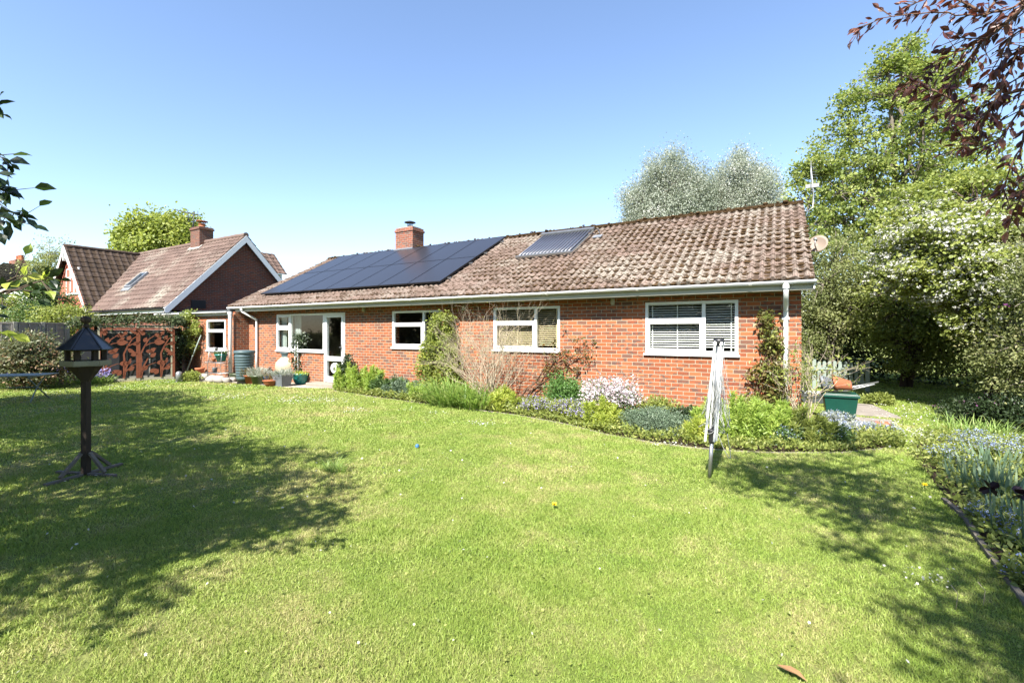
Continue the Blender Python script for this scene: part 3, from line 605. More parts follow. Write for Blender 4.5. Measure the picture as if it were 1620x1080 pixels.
# satellite dish on the far gable and aerial
def dish():
    c0 = np.array(P(1285, 386, 10.0)); c0[0] += .1; d = np.array((-.25, -.93, .28)); d /= np.linalg.norm(d); x = np.cross((0,0,1), d); x /= np.linalg.norm(x); y = np.cross(d, x); A = np.stack([x, y, d], 1)
    o = MB(); o.lathe(c0, [(0,-.04), (.08,-.036), (.14,-.022), (.19,0), (.19,.006), (.14,-.016), (0,-.034)], 28, axis=A); f = o.build('satellite_dish', M['dishm'], house)
    o = MB(); o.tube([c0-y*.18, c0-y*.14+d*.22, c0+d*.24], .012, 6); o.lathe(c0+d*.2, [(.03,-.03), (.035,.05), (0,.05)], 12, axis=A); o.tube([c0-d*.05, c0-d*.18, c0-d*.18+np.array((-.25,0,-.12))], .02, 8); o.build('dish_arm', M['grey'], f)
dish()
def aerial(px, py, Z, parent, H, boom=.9, m='grey', n=10, yaw=0.0, base=None, vert=False):
    b = np.array(P(px, py, Z)); o = MB(); pts = [b, b+(0,0,H)]
    if base is not None: pts = [np.array(base), b-(.0,0,.0)+np.array((-.12,0,.0))*0, b+(0,0,H)]
    o.tube(pts, .018, 6); t = b+np.array((0,0,H-.08)); d = np.array((cos(yaw), sin(yaw), 0)); e = np.array((-sin(yaw), cos(yaw), 0)) if not vert else np.array((0,0,1.))
    o.tube([t-d*boom*.35, t+d*boom*.65], .010, 5)
    for i in range(n): q = t-d*boom*.3+d*boom*.92*i/(n-1); h = .13-.05*i/n; o.tube([q-e*h, q+e*h], .005, 4)
    o.tube([t-d*boom*.35-(0,0,.16), t-d*boom*.35+(0,0,.16)], .006, 4)
    for z in (-.16, -.06, .06, .16): o.tube([t-d*boom*.35+(0,0,z)-e*.13*(1-vert), t-d*boom*.35+(0,0,z)+e*.13*(1-vert)+(0,0,.001)], .005, 4)
    return o.build('aerial', M[m], parent)
b0 = np.array(P(1285, 320, 10.6)); o = MB(); Zr = 10.6
o.tube([P(1268,334,Zr), P(1278,334,Zr), P(1286,328,Zr), P(1287,305,Zr), P(1283,262,Zr)], .011, 8)
t = np.array(P(1283,258,Zr)); 
for i in range(11): zz = -.02-.062*i; o.tube([t+(-.0,0,zz), t+(.17*(.6+.04*i), .12, zz+.01)], .005, 4)
o.tube([t+(0,0,.05), t+(0,0,-.7)], .008, 5); q1 = np.array(P(1285,294,Zr)); o.box(q1[0]-.13, q1[0]+.13, q1[1]-.01, q1[1]+.02, q1[2]-.04, q1[2]+.04); o.build('aerial', M['grey'], house)

# ------------------------------------------------------------------ EXTENSION beside the house
YA = 8.74; ext = thing('brick_extension', 'low flat roofed brick extension with a small white window left of the bungalow', 'extension', (-18, 10, 0))
AW = (FX(327.5,YA), FX(357,YA), FH(342,556,YA)+.04, FH(342,506,YA))
o = MB(); wall_with_holes(o, -21.0, -15.80, YA, YA+.25, -.1, 2.30, [AW]); o.box(-16.05, -15.80, YA+.25, 13.2, -.1, 2.3); o.box(-21, -20.75, YA+.25, 13.2, -.1, 2.3); o.build('wall', M['brick'], ext)
o = MB(); o.box(-20.9, -16.1, YA+.3, 13, 2.28, 2.295); o.box(-20.9, -16.1, YA+1.6, YA+1.7, 0, 2.27); o.build('room_wall', M['room'], ext)
o = MB(); o.box(-21.1, -15.93, YA-.10, 13.4, 2.31, 2.37); o.build('flat_roof', M['felt'], ext, bevel=.008)
o = MB(); o.box(-21.1, -15.95, YA-.09, YA-.07, 2.18, 2.305); o.box(-21.1, -15.95, YA-.07, YA-.002, 2.19, 2.2); o.build('fascia', M['fascia'], ext)
gutter('gutter', -21.05, -15.95, YA-.15, 2.31, .055, M['upvc'], ext)
aw = window(ext, *AW, YA, [(0,1,0,.68,True), (0,1,.68,1,False)], [('h',.68,0,1)])
xd = FX(363.5, YA-.16); downpipe([(xd, YA-.15, 2.27), (xd, YA-.15, 2.1), (xd, YA-.13, .05)], ext, .055)
# ------------------------------------------------------------------ NEIGHBOUR HOUSE
UN = -21.0; NYE, NZE, NYR, NZR = 8.91, 2.60, 12.08, 6.02; NYB = 2*NYR-NYE
nb = thing('chalet_house', 'steep brown tiled neighbouring house with dark brick gable and white verge boards', 'house', (-28, 12, 0))
o = MB(); o.box(-38, UN-.15, 9.25, 9.5, -.1, 2.5); o.box(-38, UN-.15, NYB-.6, NYB-.35, -.1, 2.5)
o.add([(x, y, z) for x in (UN-.15, UN-.4) for y, z in ((9.25,-.1), (NYB-.35,-.1), (NYB-.35,2.75), (NYR,NZR-.16), (9.25,2.75))], [(0,1,2,3,4), (9,8,7,6,5), (0,4,9,5), (1,6,7,2)]); o.build('wall', M['brick_dark'], nb)
nsl = hypot(NYR-NYE, NZR-NZE)
nr = tile_roof('roof', M['tile_n'], nb, (-38, NYE, NZE), (1,0,0), (0, (NYR-NYE)/nsl, (NZR-NZE)/nsl), 17.05, nsl, gauge=.31, pitch=.30, spp=8, roll=.022)
tile_roof('rear_slope', M['tile_n'], nr, (-20.95, NYB, NZE), (-1,0,0), (0, -(NYR-NYE)/nsl, (NZR-NZE)/nsl), 17.05, nsl, gauge=.31, pitch=.3, spp=4)
o = MB(); o.tube([(x, NYR, NZR-.0) for x in np.linspace(-38, -20.95, 40)], [.11+.012*(i % 2) for i in range(40)], 8); o.build('ridge_tile', M['tile_n'], nr, tint=True)
o = MB()
for sg in (1, -1):
    y0 = NYR-sg*(NYR-NYE+.05); o.add([(X_, y, z) for X_ in (UN+.07, UN+.03) for y, z in ((y0,NZE-.34), (y0,NZE-.03), (NYR,NZR-.03), (NYR,NZR-.34))], [(0,1,2,3), (4,7,6,5), (0,4,5,1), (1,5,6,2), (2,6,7,3), (3,7,4,0)])
    o.add([(X_, y, z) for X_ in (UN+.03, UN-.15) for y, z in ((y0,NZE-.06), (NYR,NZR-.06))], [(0,1,3,2)])
o.build('bargeboard', M['bluewhite'], nb)
gutter('gutter', -28.4, UN+.05, NYE-.05, NZE-.04, .06, M['dark'], nb)
o = MB(); o.box(-28.4, UN, NYE+.0, NYE+.03, NZE-.2, NZE-.03); o.build('fascia', M['white'], nb)
o = MB(); vx = FX(256, 9.12); o.box(vx-.32, vx+.32, 0, .05, 0, .05) if False else None
yv0, yv1 = NYR-2.3, NYR-1.75; o.box(UN-.149, UN-.11, 9.9, 10.45, 2.62, 2.95); o.build('dark_vent', M['black'], nb)
o = MB(); o.tube([(UN+.02, NYE-.06, 2.45), (UN+.02, NYE-.04, 2.2), (UN+.02, 9.1, 2.0), (UN+.02, 9.12, .1)], .045, 10); o.build('downpipe', M['black'], nb)
# cross gable facing the garden
GY, GX, GZ, sl2 = 8.95, -31.2, 5.95, 1.193; Lr = 3.0*hypot(1, sl2)
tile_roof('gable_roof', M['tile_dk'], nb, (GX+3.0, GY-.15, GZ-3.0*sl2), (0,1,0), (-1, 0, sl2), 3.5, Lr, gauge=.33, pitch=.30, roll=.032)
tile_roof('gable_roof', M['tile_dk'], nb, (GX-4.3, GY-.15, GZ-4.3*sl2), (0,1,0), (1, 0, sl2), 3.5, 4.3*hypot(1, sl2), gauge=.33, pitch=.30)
o = MB(); o.tube([(GX, y, GZ+.02) for y in np.linspace(GY-.17, 12.1, 9)], .10, 8); o.build('ridge_tile', M['tile_dk'], nb, tint=True)
GW = (FX(101,GY), FX(120.5,GY), FH(110,465,GY), FH(110,424,GY))
zt = lambda x: GZ-.12-abs(x-GX)*sl2
o = MB()
for (a, b, c, d) in ((-35.4, GX, 0, None), (GX, -28.35, 0, None)):
    o.add([(a,GY+.1,-.1), (b,GY+.1,-.1), (b,GY+.1,max(.2,zt(b))), (a,GY+.1,max(.2,zt(a)))], [(0,1,2,3)])
o.build('gable_wall', M['brick_paint'], nb)
o = MB()
for sg, ln in ((1, 3.02), (-1, 4.35)):
    o.add([(GX+sg*dx, y, GZ+.01-dx*sl2-dz) for y in (GY-.19, GY-.16) for dx, dz in ((0,0), (ln,0), (ln,.26), (0,.26))], [(0,1,2,3), (7,6,5,4), (0,4,5,1), (1,5,6,2), (2,6,7,3)])
o.box(GX-.03, GX+.03, GY-.2, GY+.05, GZ-.75, GZ-.1); o.box(GX-.3, GX+.3, GY-.13, GY-.09, GZ-.62, GZ-.55); o.build('bargeboard', M['white'], nb)
gw = window(nb, *GW, GY+.09, [(0,.33,0,1,False), (.33,.66,0,1,False), (.66,1,0,1,False)], [('v',.33,0,1), ('v',.66,0,1), ('h',.66,0,.33), ('h',.66,.33,.66), ('h',.66,.66,1)], dep=.05)
o = MB(); o.box(GW[0]+.02, GW[1]-.02, GY+.15, GY+.16, GW[2]+.02, GW[3]-.02); o.build('window_blind', M['blind'], gw)
# skylight
nS = np.array((0, (NYR-NYE)/nsl, (NZR-NZE)/nsl)); nN = np.cross((1,0,0), nS); nO = np.array((0, NYE, NZE)); NP_ = lambda x, s, n: np.array((x,0,0))+nO+nS*s+nN*n
sx = -27.05; o = MB()
for a, b in ((-.36,-.28), (.28,.36)): o.obox(NP_(sx+(a+b)/2, 2.05, .07), (1,0,0), nS, nN, .04, .52, .05)
for s_ in (1.57, 2.53): o.obox(NP_(sx, s_, .07), (1,0,0), nS, nN, .28, .04, .05)
f = o.build('skylight', M['lead'], nb); p = MB(); p.obox(NP_(sx, 2.05, .09), (1,0,0), nS, nN, .28, .44, .008)
q = NT('skylight_glass'); p.build('pane', q.fin((.05, .07, .09), .05, .9), f)
o = MB(); o.obox(NP_(sx, 1.42, .05), (1,0,0), nS, nN, .42, .12, .012); o.build('flashing', M['lead'], f)
# chimney
cx = FX(319.5, NYR); o = MB(); o.box(cx-.42, cx+.42, NYR-.32, NYR+.32, NZR-.6, 6.62); o.box(cx-.46, cx+.46, NYR-.36, NYR+.36, 6.62, 6.70); o.box(cx-.43, cx+.43, NYR-.33, NYR+.33, 6.70, 6.76)
c_ = o.build('chimney', M['brick_chim2'], nb, bevel=.006); o = MB(); o.lathe((cx, NYR, 6.76), [(.16,0), (.13,.12), (.12,.14), (.15,.15), (.15,.22)], 16)
for k in range(4): o.tube([(cx+.14*cos(k*pi/2), NYR+.14*sin(k*pi/2), 6.95), (cx+.16*cos(k*pi/2), NYR+.16*sin(k*pi/2), 7.08)], .014, 5)
o.lathe((cx, NYR, 7.08), [(.26,0), (.26,.02), (0,.05)], 14); o.build('chimney_pot', M['terra'], c_)
o = MB(); o.obox(NP_(cx, nsl-.42, .05), (1,0,0), nS, nN, .55, .14, .012); o.build('flashing', M['stone'], c_)
o = MB(); Zn = 23.0; o.tube([P(304,378,Zn), P(306,352,Zn), P(307,334,Zn)], .03, 6); o.tube([P(299,352,Zn), P(297,336,Zn)], .02, 5); a = np.array(P(273,331,Zn)); b = np.array(P(313,340,Zn)); o.tube([a, b], .018, 5)
for t in np.linspace(.3, 1, 7): c = a+(b-a)*t; o.tube([c-(.05,.22,0), c+(.05,.22,0)], .010, 4)
o.tube([b+(0,0,.2), b-(0,0,.2)], .015, 4); o.build('aerial', M['dark'], nb)
# rear dormer
o = MB(); tile_roof('dormer_roof', M['tile_n'], nb, (-23.05, 12.3, 4.72), (0,1,0), (-1.15, 0, 1.2), 3.2, 1.66, gauge=.31, pitch=.3)
tile_roof('dormer_roof', M['tile_n'], nb, (-25.35, 12.3, 4.72), (0,1,0), (1.15, 0, 1.2), 3.2, 1.66, gauge=.31, pitch=.3, spp=4)
o.box(-25.2, -23.2, 12.5, 15.3, 3.4, 4.72); o.build('dormer_wall', M['white'], nb)

# ------------------------------------------------------------------ distant house on the left
dh = thing('distant_house', 'far grey roofed white house glimpsed beyond the hedge at the left edge', 'house', P(10, 540, 42))
a = np.array(P(-60, 460, 40)); b = np.array(P(70, 460, 48)); U_ = b-a; U_[2] = 0; ul = np.linalg.norm(U_); U_ /= ul; Nn = np.array((U_[1], -U_[0], 0)); Nn = -Nn if Nn[1] > 0 else Nn
zt_ = a[2]; o = MB(); o.obox(a+U_*ul/2-(0,0,zt_/2)-Nn*3.2+(0,0,.1), U_, Nn, (0,0,1), ul/2, 3.0, zt_/2+.1); o.build('wall', M['white'], dh)
so_ = -Nn*3.4; so_[2] = 2.6; tile_roof('roof', M['tile_far'], dh, a+Nn*.2-(0,0,.1), U_, so_, ul, np.linalg.norm(so_), gauge=.35, pitch=.3, spp=4)
o = MB(); c = np.array(P(31, 420, 44)); o.box(c[0]-1.0, c[0]+1.0, c[1]-.5, c[1]+.5, c[2]-1.6, c[2]+.45); ff = o.build('chimney', M['brick_chim'], dh)
o = MB(); 
for dx in (-.5, .1, .6): o.lathe((c[0]+dx, c[1], c[2]+.45), [(.16,0), (.13,.35), (.16,.5)], 10)
o.build('chimney_pot', M['terra'], ff)

# ------------------------------------------------------------------ left fence, screens, shed
fe = thing('panel_fence', 'weathered grey overlap panel fence with concrete posts behind the left shrub', 'fence', P(60, 600, 17))
fp = [np.array(P(px, 525, Z)[:2]) for px, Z in ((-75, 14.4), (-22, 14.8), (24, 15.3), (68, 16.0), (107, 16.8))]
for a, b in zip(fp[:-1], fp[1:]):
    o = MB(); d = (b-a); L = np.linalg.norm(d); d /= L; nn = np.array((d[1], -d[0])); nn = -nn if nn@(-a) < 0 else nn; mid = (a+b)/2
    for k in range(13):
        z = .16+k*.142; o.obox((*mid, z), (*d, 0), (nn[0]*.98, nn[1]*.98, -.16), (nn[0]*.16, nn[1]*.16, .98), L/2-.06, .006, .082)
    for t in (.12, .5, .88): q_ = a+(b-a)*t; o.obox((*(q_+nn*.03), .98), (*d, 0), (*nn, 0), (0,0,1), .02, .015, .9)
    o.obox((*mid, 1.91), (*d, 0), (*nn, 0), (0,0,1), L/2-.06, .03, .012); o.build('fence_panel', M['fence'], fe)
for p_ in fp: o = MB(); o.box(p_[0]-.05, p_[0]+.05, p_[1]-.05, p_[1]+.05, 0, 1.96); o.build('fence_post', M['conc'], fe, bevel=.008)
SA, SB = np.array((-18.85, 6.12)), np.array((-18.02, 7.86)); sdv = (SB-SA)/np.linalg.norm(SB-SA); snv = np.array((sdv[1], -sdv[0])); SL = np.linalg.norm(SB-SA)
def rust_screen(k):
    a = SA+(SB-SA)*k/2; c0 = np.array((*a, 0)); u = np.array((*sdv, 0)); w = np.array((0, 0, 1.)); n = np.array((*snv, 0)); Wd = SL/2
    t = thing('metal_screen', ['rusty steel leaf and bird pattern screen, the one nearer the bird table', 'rusty steel leaf and bird pattern screen, the one nearer the ivy'][k], 'garden screen', (*(a+sdv*Wd/2), 0), 'rusty cut metal screens')
    f = MB(); f.obox(c0+u*.05+w*.93, u, n, w, .05, .05, .93)
    if k == 1: f.obox(c0+u*(Wd+.0)+w*.93, u, n, w, .05, .05, .93)
    f.obox(c0+u*(Wd/2+.03)+w*.05, u, n, w, Wd/2-.07, .03, .05); f.obox(c0+u*(Wd/2+.03)+w*1.80, u, n, w, Wd/2-.07, .03, .04); f.build('post_frame', M['lichenpost'], t)
    o = MB(); off = n*(.055+.0)
    def pt(x, z): return c0+u*(.06+x*(Wd-.02))+w*z+off
    def plate(pts):
        pts = [pt(*p) for p in pts]; m_ = len(pts); o.add([p-n*.002 for p in pts]+[p+n*.002 for p in pts], [tuple(range(m_))[::-1], tuple(range(m_, 2*m_))]+[(i, (i+1) % m_, m_+(i+1) % m_, m_+i) for i in range(m_)])
    def stroke(ps, w0, w1):
        m_ = len(ps)
        for i in range(m_-1):
            a_, b_ = np.array(ps[i]), np.array(ps[i+1]); d = b_-a_; q_ = np.array((-d[1]*1.1, d[0]*.9)); q_ /= np.linalg.norm(q_)+1e-9; wa = w0+(w1-w0)*i/(m_-1); wb = w0+(w1-w0)*(i+1)/(m_-1)
            plate([a_-q_*wa*1.1, b_-q_*wb*1.1, b_+q_*wb*1.1, a_+q_*wa*1.1])
    def leaf(x, z, ang, L, wd=.32):
        pts = []
        for i in range(7): t_ = i/6; pts.append((t_*L, wd*L*sin(pi*t_**.8)))
        for i in range(5, 0, -1): t_ = i/6; pts.append((t_*L, -wd*L*sin(pi*t_**.8)))
        plate([(x+(p*cos(ang)-q_*sin(ang))*1.1, z+(p*sin(ang)+q_*cos(ang))) for p, q_ in pts])
    def bird(x, z, s, fl=1):
        pts = [(-1.15,-.25), (-.6,-.05), (-.3,.4), (.05,.75), (.4,.9), (.65,.8), (.95,.68), (.68,.58), (.62,.2), (.35,-.3), (-.1,-.45), (-.6,-.3)]
        plate([(x+fl*p*s*1.2, z+q_*s) for p, q_ in pts])
    for (xb, sc) in ((.06, 1), (.62, .95)):
        stroke([(xb, .10), (xb+.06*sc, .45), (xb+.20*sc, .75)], .028, .018); stroke([(xb+.03, .3), (xb+.22, .52), (xb+.42, .60)], .018, .008); stroke([(xb+.02, .62), (xb+.0, .9), (xb+.10, 1.15), (xb+.22, 1.38), (xb+.40, 1.52)], .026, .012)
        stroke([(xb+.1, 1.15), (xb+.28, 1.25), (xb+.45, 1.27)], .018, .008); stroke([(xb+.0, .15), (xb+.0, .62)], .02, .02)
    stroke([(.99, .1), (.985, 1.75)], .035, .03); stroke([(.02, .1), (.02, 1.75)], .022, .022); stroke([(0.0, 1.73), (1.0, 1.73)], .012, .012)
    for (x_, z_, a_, L) in ((.12,.35,.9,.20), (.3,.28,.5,.22), (.5,.58,.1,.26), (.33,.78,.8,.2), (.15,1.28,1.2,.18), (.42,1.27,.05,.30), (.42,1.50,.15,.24), (.10,1.5,1.3,.2), (.75,.35,.8,.2), (.80,.85,.3,.2), (.72,1.35,1.1,.18), (.86,1.2,.4,.2), (.62,1.52,1.0,.16), (.9,1.55,.9,.15), (.45,.2,1.1,.2), (.2,1.0,-.3,.2)): leaf(x_, z_, a_, L)
    bird(.36, .98, .13); bird(.82, .98, .12, -1); bird(.1, 1.62, .09); bird(.55, 1.36, .10); bird(.86, 1.62, .09, -1); bird(.75, .60, .09)
    o.build('leaf_cutout', M['rust'], t)
rust_screen(0); rust_screen(1)
sh = thing('dark_shed', 'black panelled garden store standing behind the rusty screens', 'shed', (*((SA+SB)/2-snv*.6), 0))
o = MB(); c0 = np.array((*(SA-sdv*.5-snv*.35), 0)); u = np.array((*sdv, 0)); n = np.array((*snv, 0)); w = np.array((0,0,1.)); LL = SL+.45
o.obox(c0+u*LL/2-n*.5+w*.85, u, n, w, LL/2, .5, .83); o.build('body', M['felt'], sh, bevel=.01)
o = MB()
for i in range(5): o.obox(c0+u*(LL*i/4)+n*.012+w*.84, u, n, w, .018, .012, .72)
o.obox(c0+u*LL/2+n*.012+w*1.6, u, n, w, LL/2, .014, .03); o.obox(c0+u*LL/2+n*.015+w*.09, u, n, w, LL/2, .018, .05); o.build('door_trim', M['conc'], sh)
iv = thing('timber_screen_fence', 'dark shaded timber fence running from the rusty screens back to the extension', 'fence', (-18.5, 8.2, 0))
o = MB(); a, b = np.array((-18.08, 7.92)), np.array((-19.2, 8.66)); d = (b-a); L = np.linalg.norm(d); d /= L; nn = np.array((d[1], -d[0]))
for k in range(14): o.obox((*(a+d*(L*(k+.5)/14)), .88), (*d, 0), (*nn, 0), (0,0,1), L/28-.003, .01+.004*(k % 2), .88)
o.build('boards', M['darkwood'], iv)

# ------------------------------------------------------------------ small made things
def bird_table():
    x, y = G(136, 752); t = thing('bird_table', 'dark wooden bird table with hexagonal roof on a post in the tree shade', 'bird table', (x, y, 0))
    o = MB(); o.obox((x, y, .55), (ct, st, 0), (-st, ct, 0), (0,0,1), .033, .033, .53); o.build('post', M['darkwood'], t, bevel=.006)
    zb = 1.24
    for k in range(4):
        a = k*pi/2+.35; o = MB(); c, s = cos(a), sin(a); o.bar((x+.05*c, y+.05*s, .26), (x+.26*c, y+.26*s, .05), .035, .03); o.bar((x+.04*c, y+.04*s, .022), (x+.40*c, y+.40*s, .022), .045, .028); o.build('foot', M['greywood'], t, bevel=.004)
    o = MB(); hexp = lambda r, rot=0: [(x+r*cos(pi/3*i+rot), y+r*sin(pi/3*i+rot)) for i in range(6)]
    rot = .25; p0, p1 = hexp(.04, rot), hexp(.155, rot); o.add([(a, b, 1.06) for a, b in p0]+[(a, b, zb) for a, b in p1], [(i, (i+1) % 6, 6+(i+1) % 6, 6+i) for i in range(6)]+[tuple(range(5, -1, -1)), tuple(range(6, 12))]); o.build('bracket', M['darkwood'], t)
    o = MB(); o.prism(hexp(.215, rot), zb, zb+.02)
    for i in range(6):
        a, b = hexp(.21, rot)[i], hexp(.21, rot)[(i+1) % 6]; o.bar((*a, zb+.035), (*b, zb+.035), .018, .05)
    o.build('tray', M['lichenpost'], t)
    o = MB()
    for (a, b) in hexp(.15, rot): o.box(a-.022, a+.022, b-.022, b+.022, zb+.02, zb+.20)
    hp = hexp(.155, rot)
    for i in range(6): o.bar((*hp[i], zb+.185), (*hp[(i+1) % 6], zb+.185), .02, .035)
    o.build('roof_support', M['darkwood'], t)
    o = MB()
    for i in range(6):
        a, b = hexp(.245, rot)[i], hexp(.245, rot)[(i+1) % 6]; z = zb+.185; A3 = [np.array(q_) for q_ in ((*a, z), (*b, z), (x, y, z+.26))]; nr_ = np.cross(A3[1]-A3[0], A3[2]-A3[0]); nr_ /= np.linalg.norm(nr_)
        o.add([*A3, *[v-nr_*.012 for v in A3]], [(0,1,2), (5,4,3), (0,3,4,1)]); o.bar(A3[0]+(0,0,.004), A3[2]+(0,0,.004), .014, .012)
    r = o.build('roof', M['felt'], t)
    o = MB(); o.lathe((x, y, zb+.43), [(.03,0), (.035,.02), (.02,.03), (.018,.045), (.04,.06), (.05,.085), (.045,.11), (.02,.128), (0,.13)], 16); o.build('finial', M['darkwood'], r)
bird_table()
def side_table():
    p = np.array(P(32, 600, 10.7)); t = thing('folding_table', 'grey green painted slatted garden table at the left edge of the lawn', 'table', (p[0], p[1], 0)); u = np.array((ct, st, 0)); n = np.array((-st, ct, 0)); w = np.array((0,0,1.)); c = np.array((p[0]-.25, p[1]-.15, 0)); u2 = u*.96+n*.28; n2 = -u*.28+n*.96
    o = MB(); H = .62
    for k in range(9): o.obox(c+n2*(-.32+.08*k)+w*H, u2, n2, w, .78, .033, .010)
    for e in (-.6, .6): o.obox(c+u2*e+w*(H-.03), u2, n2, w, .02, .34, .018)
    o.build('tabletop', M['table'], t)
    for e in (-.55, .55):
        for g_ in (-1, 1):
            o = MB(); a = c+u2*e; o.tube([a-n2*.3*g_+w*(H-.04), a+w*.33+n2*.0, a+n2*.34*g_+u2*.12*e+w*.0], .015, 6); o.build('leg', M['table'], t)
    o = MB(); o.tube([c-u2*.55+w*.33, c+u2*.55+w*.33], .012, 6); o.build('stretcher', M['table'], t)
side_table()
def dryer():
    bx, by = G(1122, 757); t = thing('rotary_dryer', 'folded white rotary clothes dryer leaning in the lawn before the right window', 'clothes dryer', (bx, by, 0))
    b = np.array((bx, by, 0.)); tp = np.array((bx+.10, by+.02, 1.57)); ax = (tp-b)/np.linalg.norm(tp-b); u = np.array((ct, st, 0)); n = np.array((-st, ct, 0))
    o = MB(); o.tube([b, b+ax*.44], .021, 12); o.tube([b+ax*.44, b+ax*1.5], .017, 12); o.build('pole', M['galv'], t)
    o = MB(); o.lathe(b+ax*.40, [(.03,0), (.034,.02), (.034,.10), (.045,.12), (.045,.15), (.02,.16)], 14); o.build('hub', M['dark'], t); o = MB(); o.lathe(b+ax*1.5, [(.05,0), (.055,.02), (.055,.045), (.02,.05)], 14); o.build('top_cap', M['dark'], t)
    dirs = [(-1.0, -.35), (.15, -.75), (.95, .1), (-.1, .9)]; arms = []
    for dx, dy in dirs:
        d = u*dx+n*dy; a = b+ax*1.50+d*.050; e = b+ax*.42+d*.052+(u*-.03 if dx < -.5 else 0); arms.append((a, e)); o = MB(); o.bar(a, e, .020, .014, up=tuple(d)); o.lathe(a-(0,0,.01), [(.018,-.01), (.02,.02), (0,.035)], 8); o.build('arm', M['upvc'], t)
    for j in range(4):
        o = MB(); a0, e0 = arms[j]; a1, e1 = arms[(j+1) % 4]
        for k in range(10):
            f = .06+.09*k; p0 = a0+(e0-a0)*f; p1 = a1+(e1-a1)*f; mid = (p0+p1)/2; out = (mid-(b+ax*(mid[2]))); out[2] = 0; out = out/(np.linalg.norm(out)+1e-6); dr = (.12+.07*(8-k))*random.uniform(.6, 1.3); sw = .03+.08*random.random()
            lo = max(.30 if j == 1 else .42, mid[2]-dr); dr = mid[2]-lo; pts = [p0, p0+(mid-p0)*.25+out*sw*.6-(0,0,dr*.62), mid+out*sw-(0,0,dr*.93)+u*random.uniform(-.015,.02), p1+(mid-p1)*.25+out*sw*.6-(0,0,dr*.62), p1]
            q_ = []
            for i in range(len(pts)-1):
                pm, pa, pb, pn = pts[max(i-1,0)], pts[i], pts[i+1], pts[min(i+2, len(pts)-1)]
                for s_ in (0, .33, .66): q_.append(.5*((2*pa)+(-pm+pb)*s_+(2*pm-5*pa+4*pb-pn)*s_**2+(-pm+3*pa-3*pb+pn)*s_**3))
            q_.append(pts[-1]); o.tube(q_, .0021, 4, cap=False)
        if j == 1: c = b+ax*.5; o.tube([c+u*(.05+.06*sin(pi*i/12))*1.3+u*.03*cos(i)*0-(0,0,.27*sin(pi*i/12)**.8)+u*.10*(i/12) for i in range(13)], .004, 5)
        if j == 2: c = b+ax*1.2+u*.05; o.tube([c+u*(.15*sin(pi*i/14)*(i/14))-(0,0,.75*i/14) for i in range(13)], .003, 5)
        o.build('clothes_line', M['rope'], t)
dryer()
def pot(name, px, py, r, h, m, label, cat='plant pot', prof=None, group=None, Y=None):
    x, y = G(px, py); o = MB(); pr = prof or [(0,.0), (r*.72,0), (r*.98,h*.85), (r*1.08,h*.86), (r*1.1,h), (r*.98,h), (r*.93,h*.86), (0,h*.84)]
    o.lathe((x, y, .01), pr, 24); e = o.build(name, M[m], None); return tag(e, label, cat, group), (x, y, h)
def herb(name, x, y, z, rx, h, n, L, m, label, cat='plant', w=.25, parent=None, T=BLADE, group=None, stems=0):
    a = rng.uniform(0, 2*pi, n); rr = rng.random(n)**.6; Pt = np.stack([x+rx*.5*rr*np.cos(a), y+rx*.5*rr*np.sin(a), z+h*.75*rng.random(n)], 1); out = np.stack([np.cos(a)*rr, np.sin(a)*rr, np.full(n, 1.0)], 1)
    o = scatter(name, *T, Pt, out+rdir(n)*.4, rdir(n), np.stack([L*rng.uniform(.6, 1.3, n), L*w*np.ones(n), L*np.ones(n)*.5], 1), M[m], parent)
    if label: tag(o, label, cat, group)
    return o
def potted(px, py, r, h, m, label, ph, n, L, lm, plabel, w=.25, T=BLADE, prx=None, prof=None):
    p, (x, y, hh) = pot('plant_pot', px, py, r, h, m, label, prof=prof); herb('pot_plant', x, y, hh*.85, prx or r*2.2, ph, n, L, lm, plabel, 'plant', w, T=T)
bowl = lambda r, h: [(0,0), (r*.55,0), (r*.85,h*.4), (r,h*.85), (r*1.06,h*.9), (r*1.05,h), (r*.95,h), (r*.9,h*.85), (0,h*.8)]
potted(376, 603, .24, .26, 'greenpot', 'round olive glazed bowl under the water butt', .05, 60, .06, 'l_dark', 'dark seedlings in the olive glazed bowl', prof=bowl(.24, .26))
potted(396, 607, .17, .27, 'terra', 'terracotta pot with dry heather beside the olive bowl', .28, 500, .12, 'l_red', 'brown dried heather in the terracotta pot near the water butt', .08, prx=.5)
potted(409, 608, .22, .28, 'greenpot', 'wide dull green pot between the terracotta pot and the blue pot', .30, 700, .12, 'l_silver', 'grey green spiky heather in the wide dull green pot', .08, prx=.6)
potted(420, 608, .10, .24, 'bluepot', 'small bright blue glazed pot among the patio pots', .03, 30, .05, 'l_mid', 'few green shoots in the small blue pot')
potted(428, 611, .21, .18, 'terra', 'shallow terracotta bowl in front of the blue pot', .2, 160, .12, 'l_red', 'thin reddish stems in the shallow terracotta bowl', .05, prof=bowl(.21, .18))
potted(475, 608, .24, .34, 'teal', 'turquoise glazed pot holding a tall climber', .05, 200, .12, 'l_lime', 'pale green leaves spilling from the turquoise pot', prof=bowl(.24, .34))
potted(403, 600, .15, .22, 'terra', 'terracotta pot half hidden behind the dull green pot', .2, 200, .1, 'l_silver', 'silvery tufts in the terracotta pot half hidden at the back')
e, _ = pot('plant_pot', 490, 607, .10, .22, 'terra', 'small leaning terracotta pot right of the turquoise pot', prof=[(0,0), (.08,0), (.1,.2), (.11,.2), (.11,.24), (.09,.24), (0,.2)])
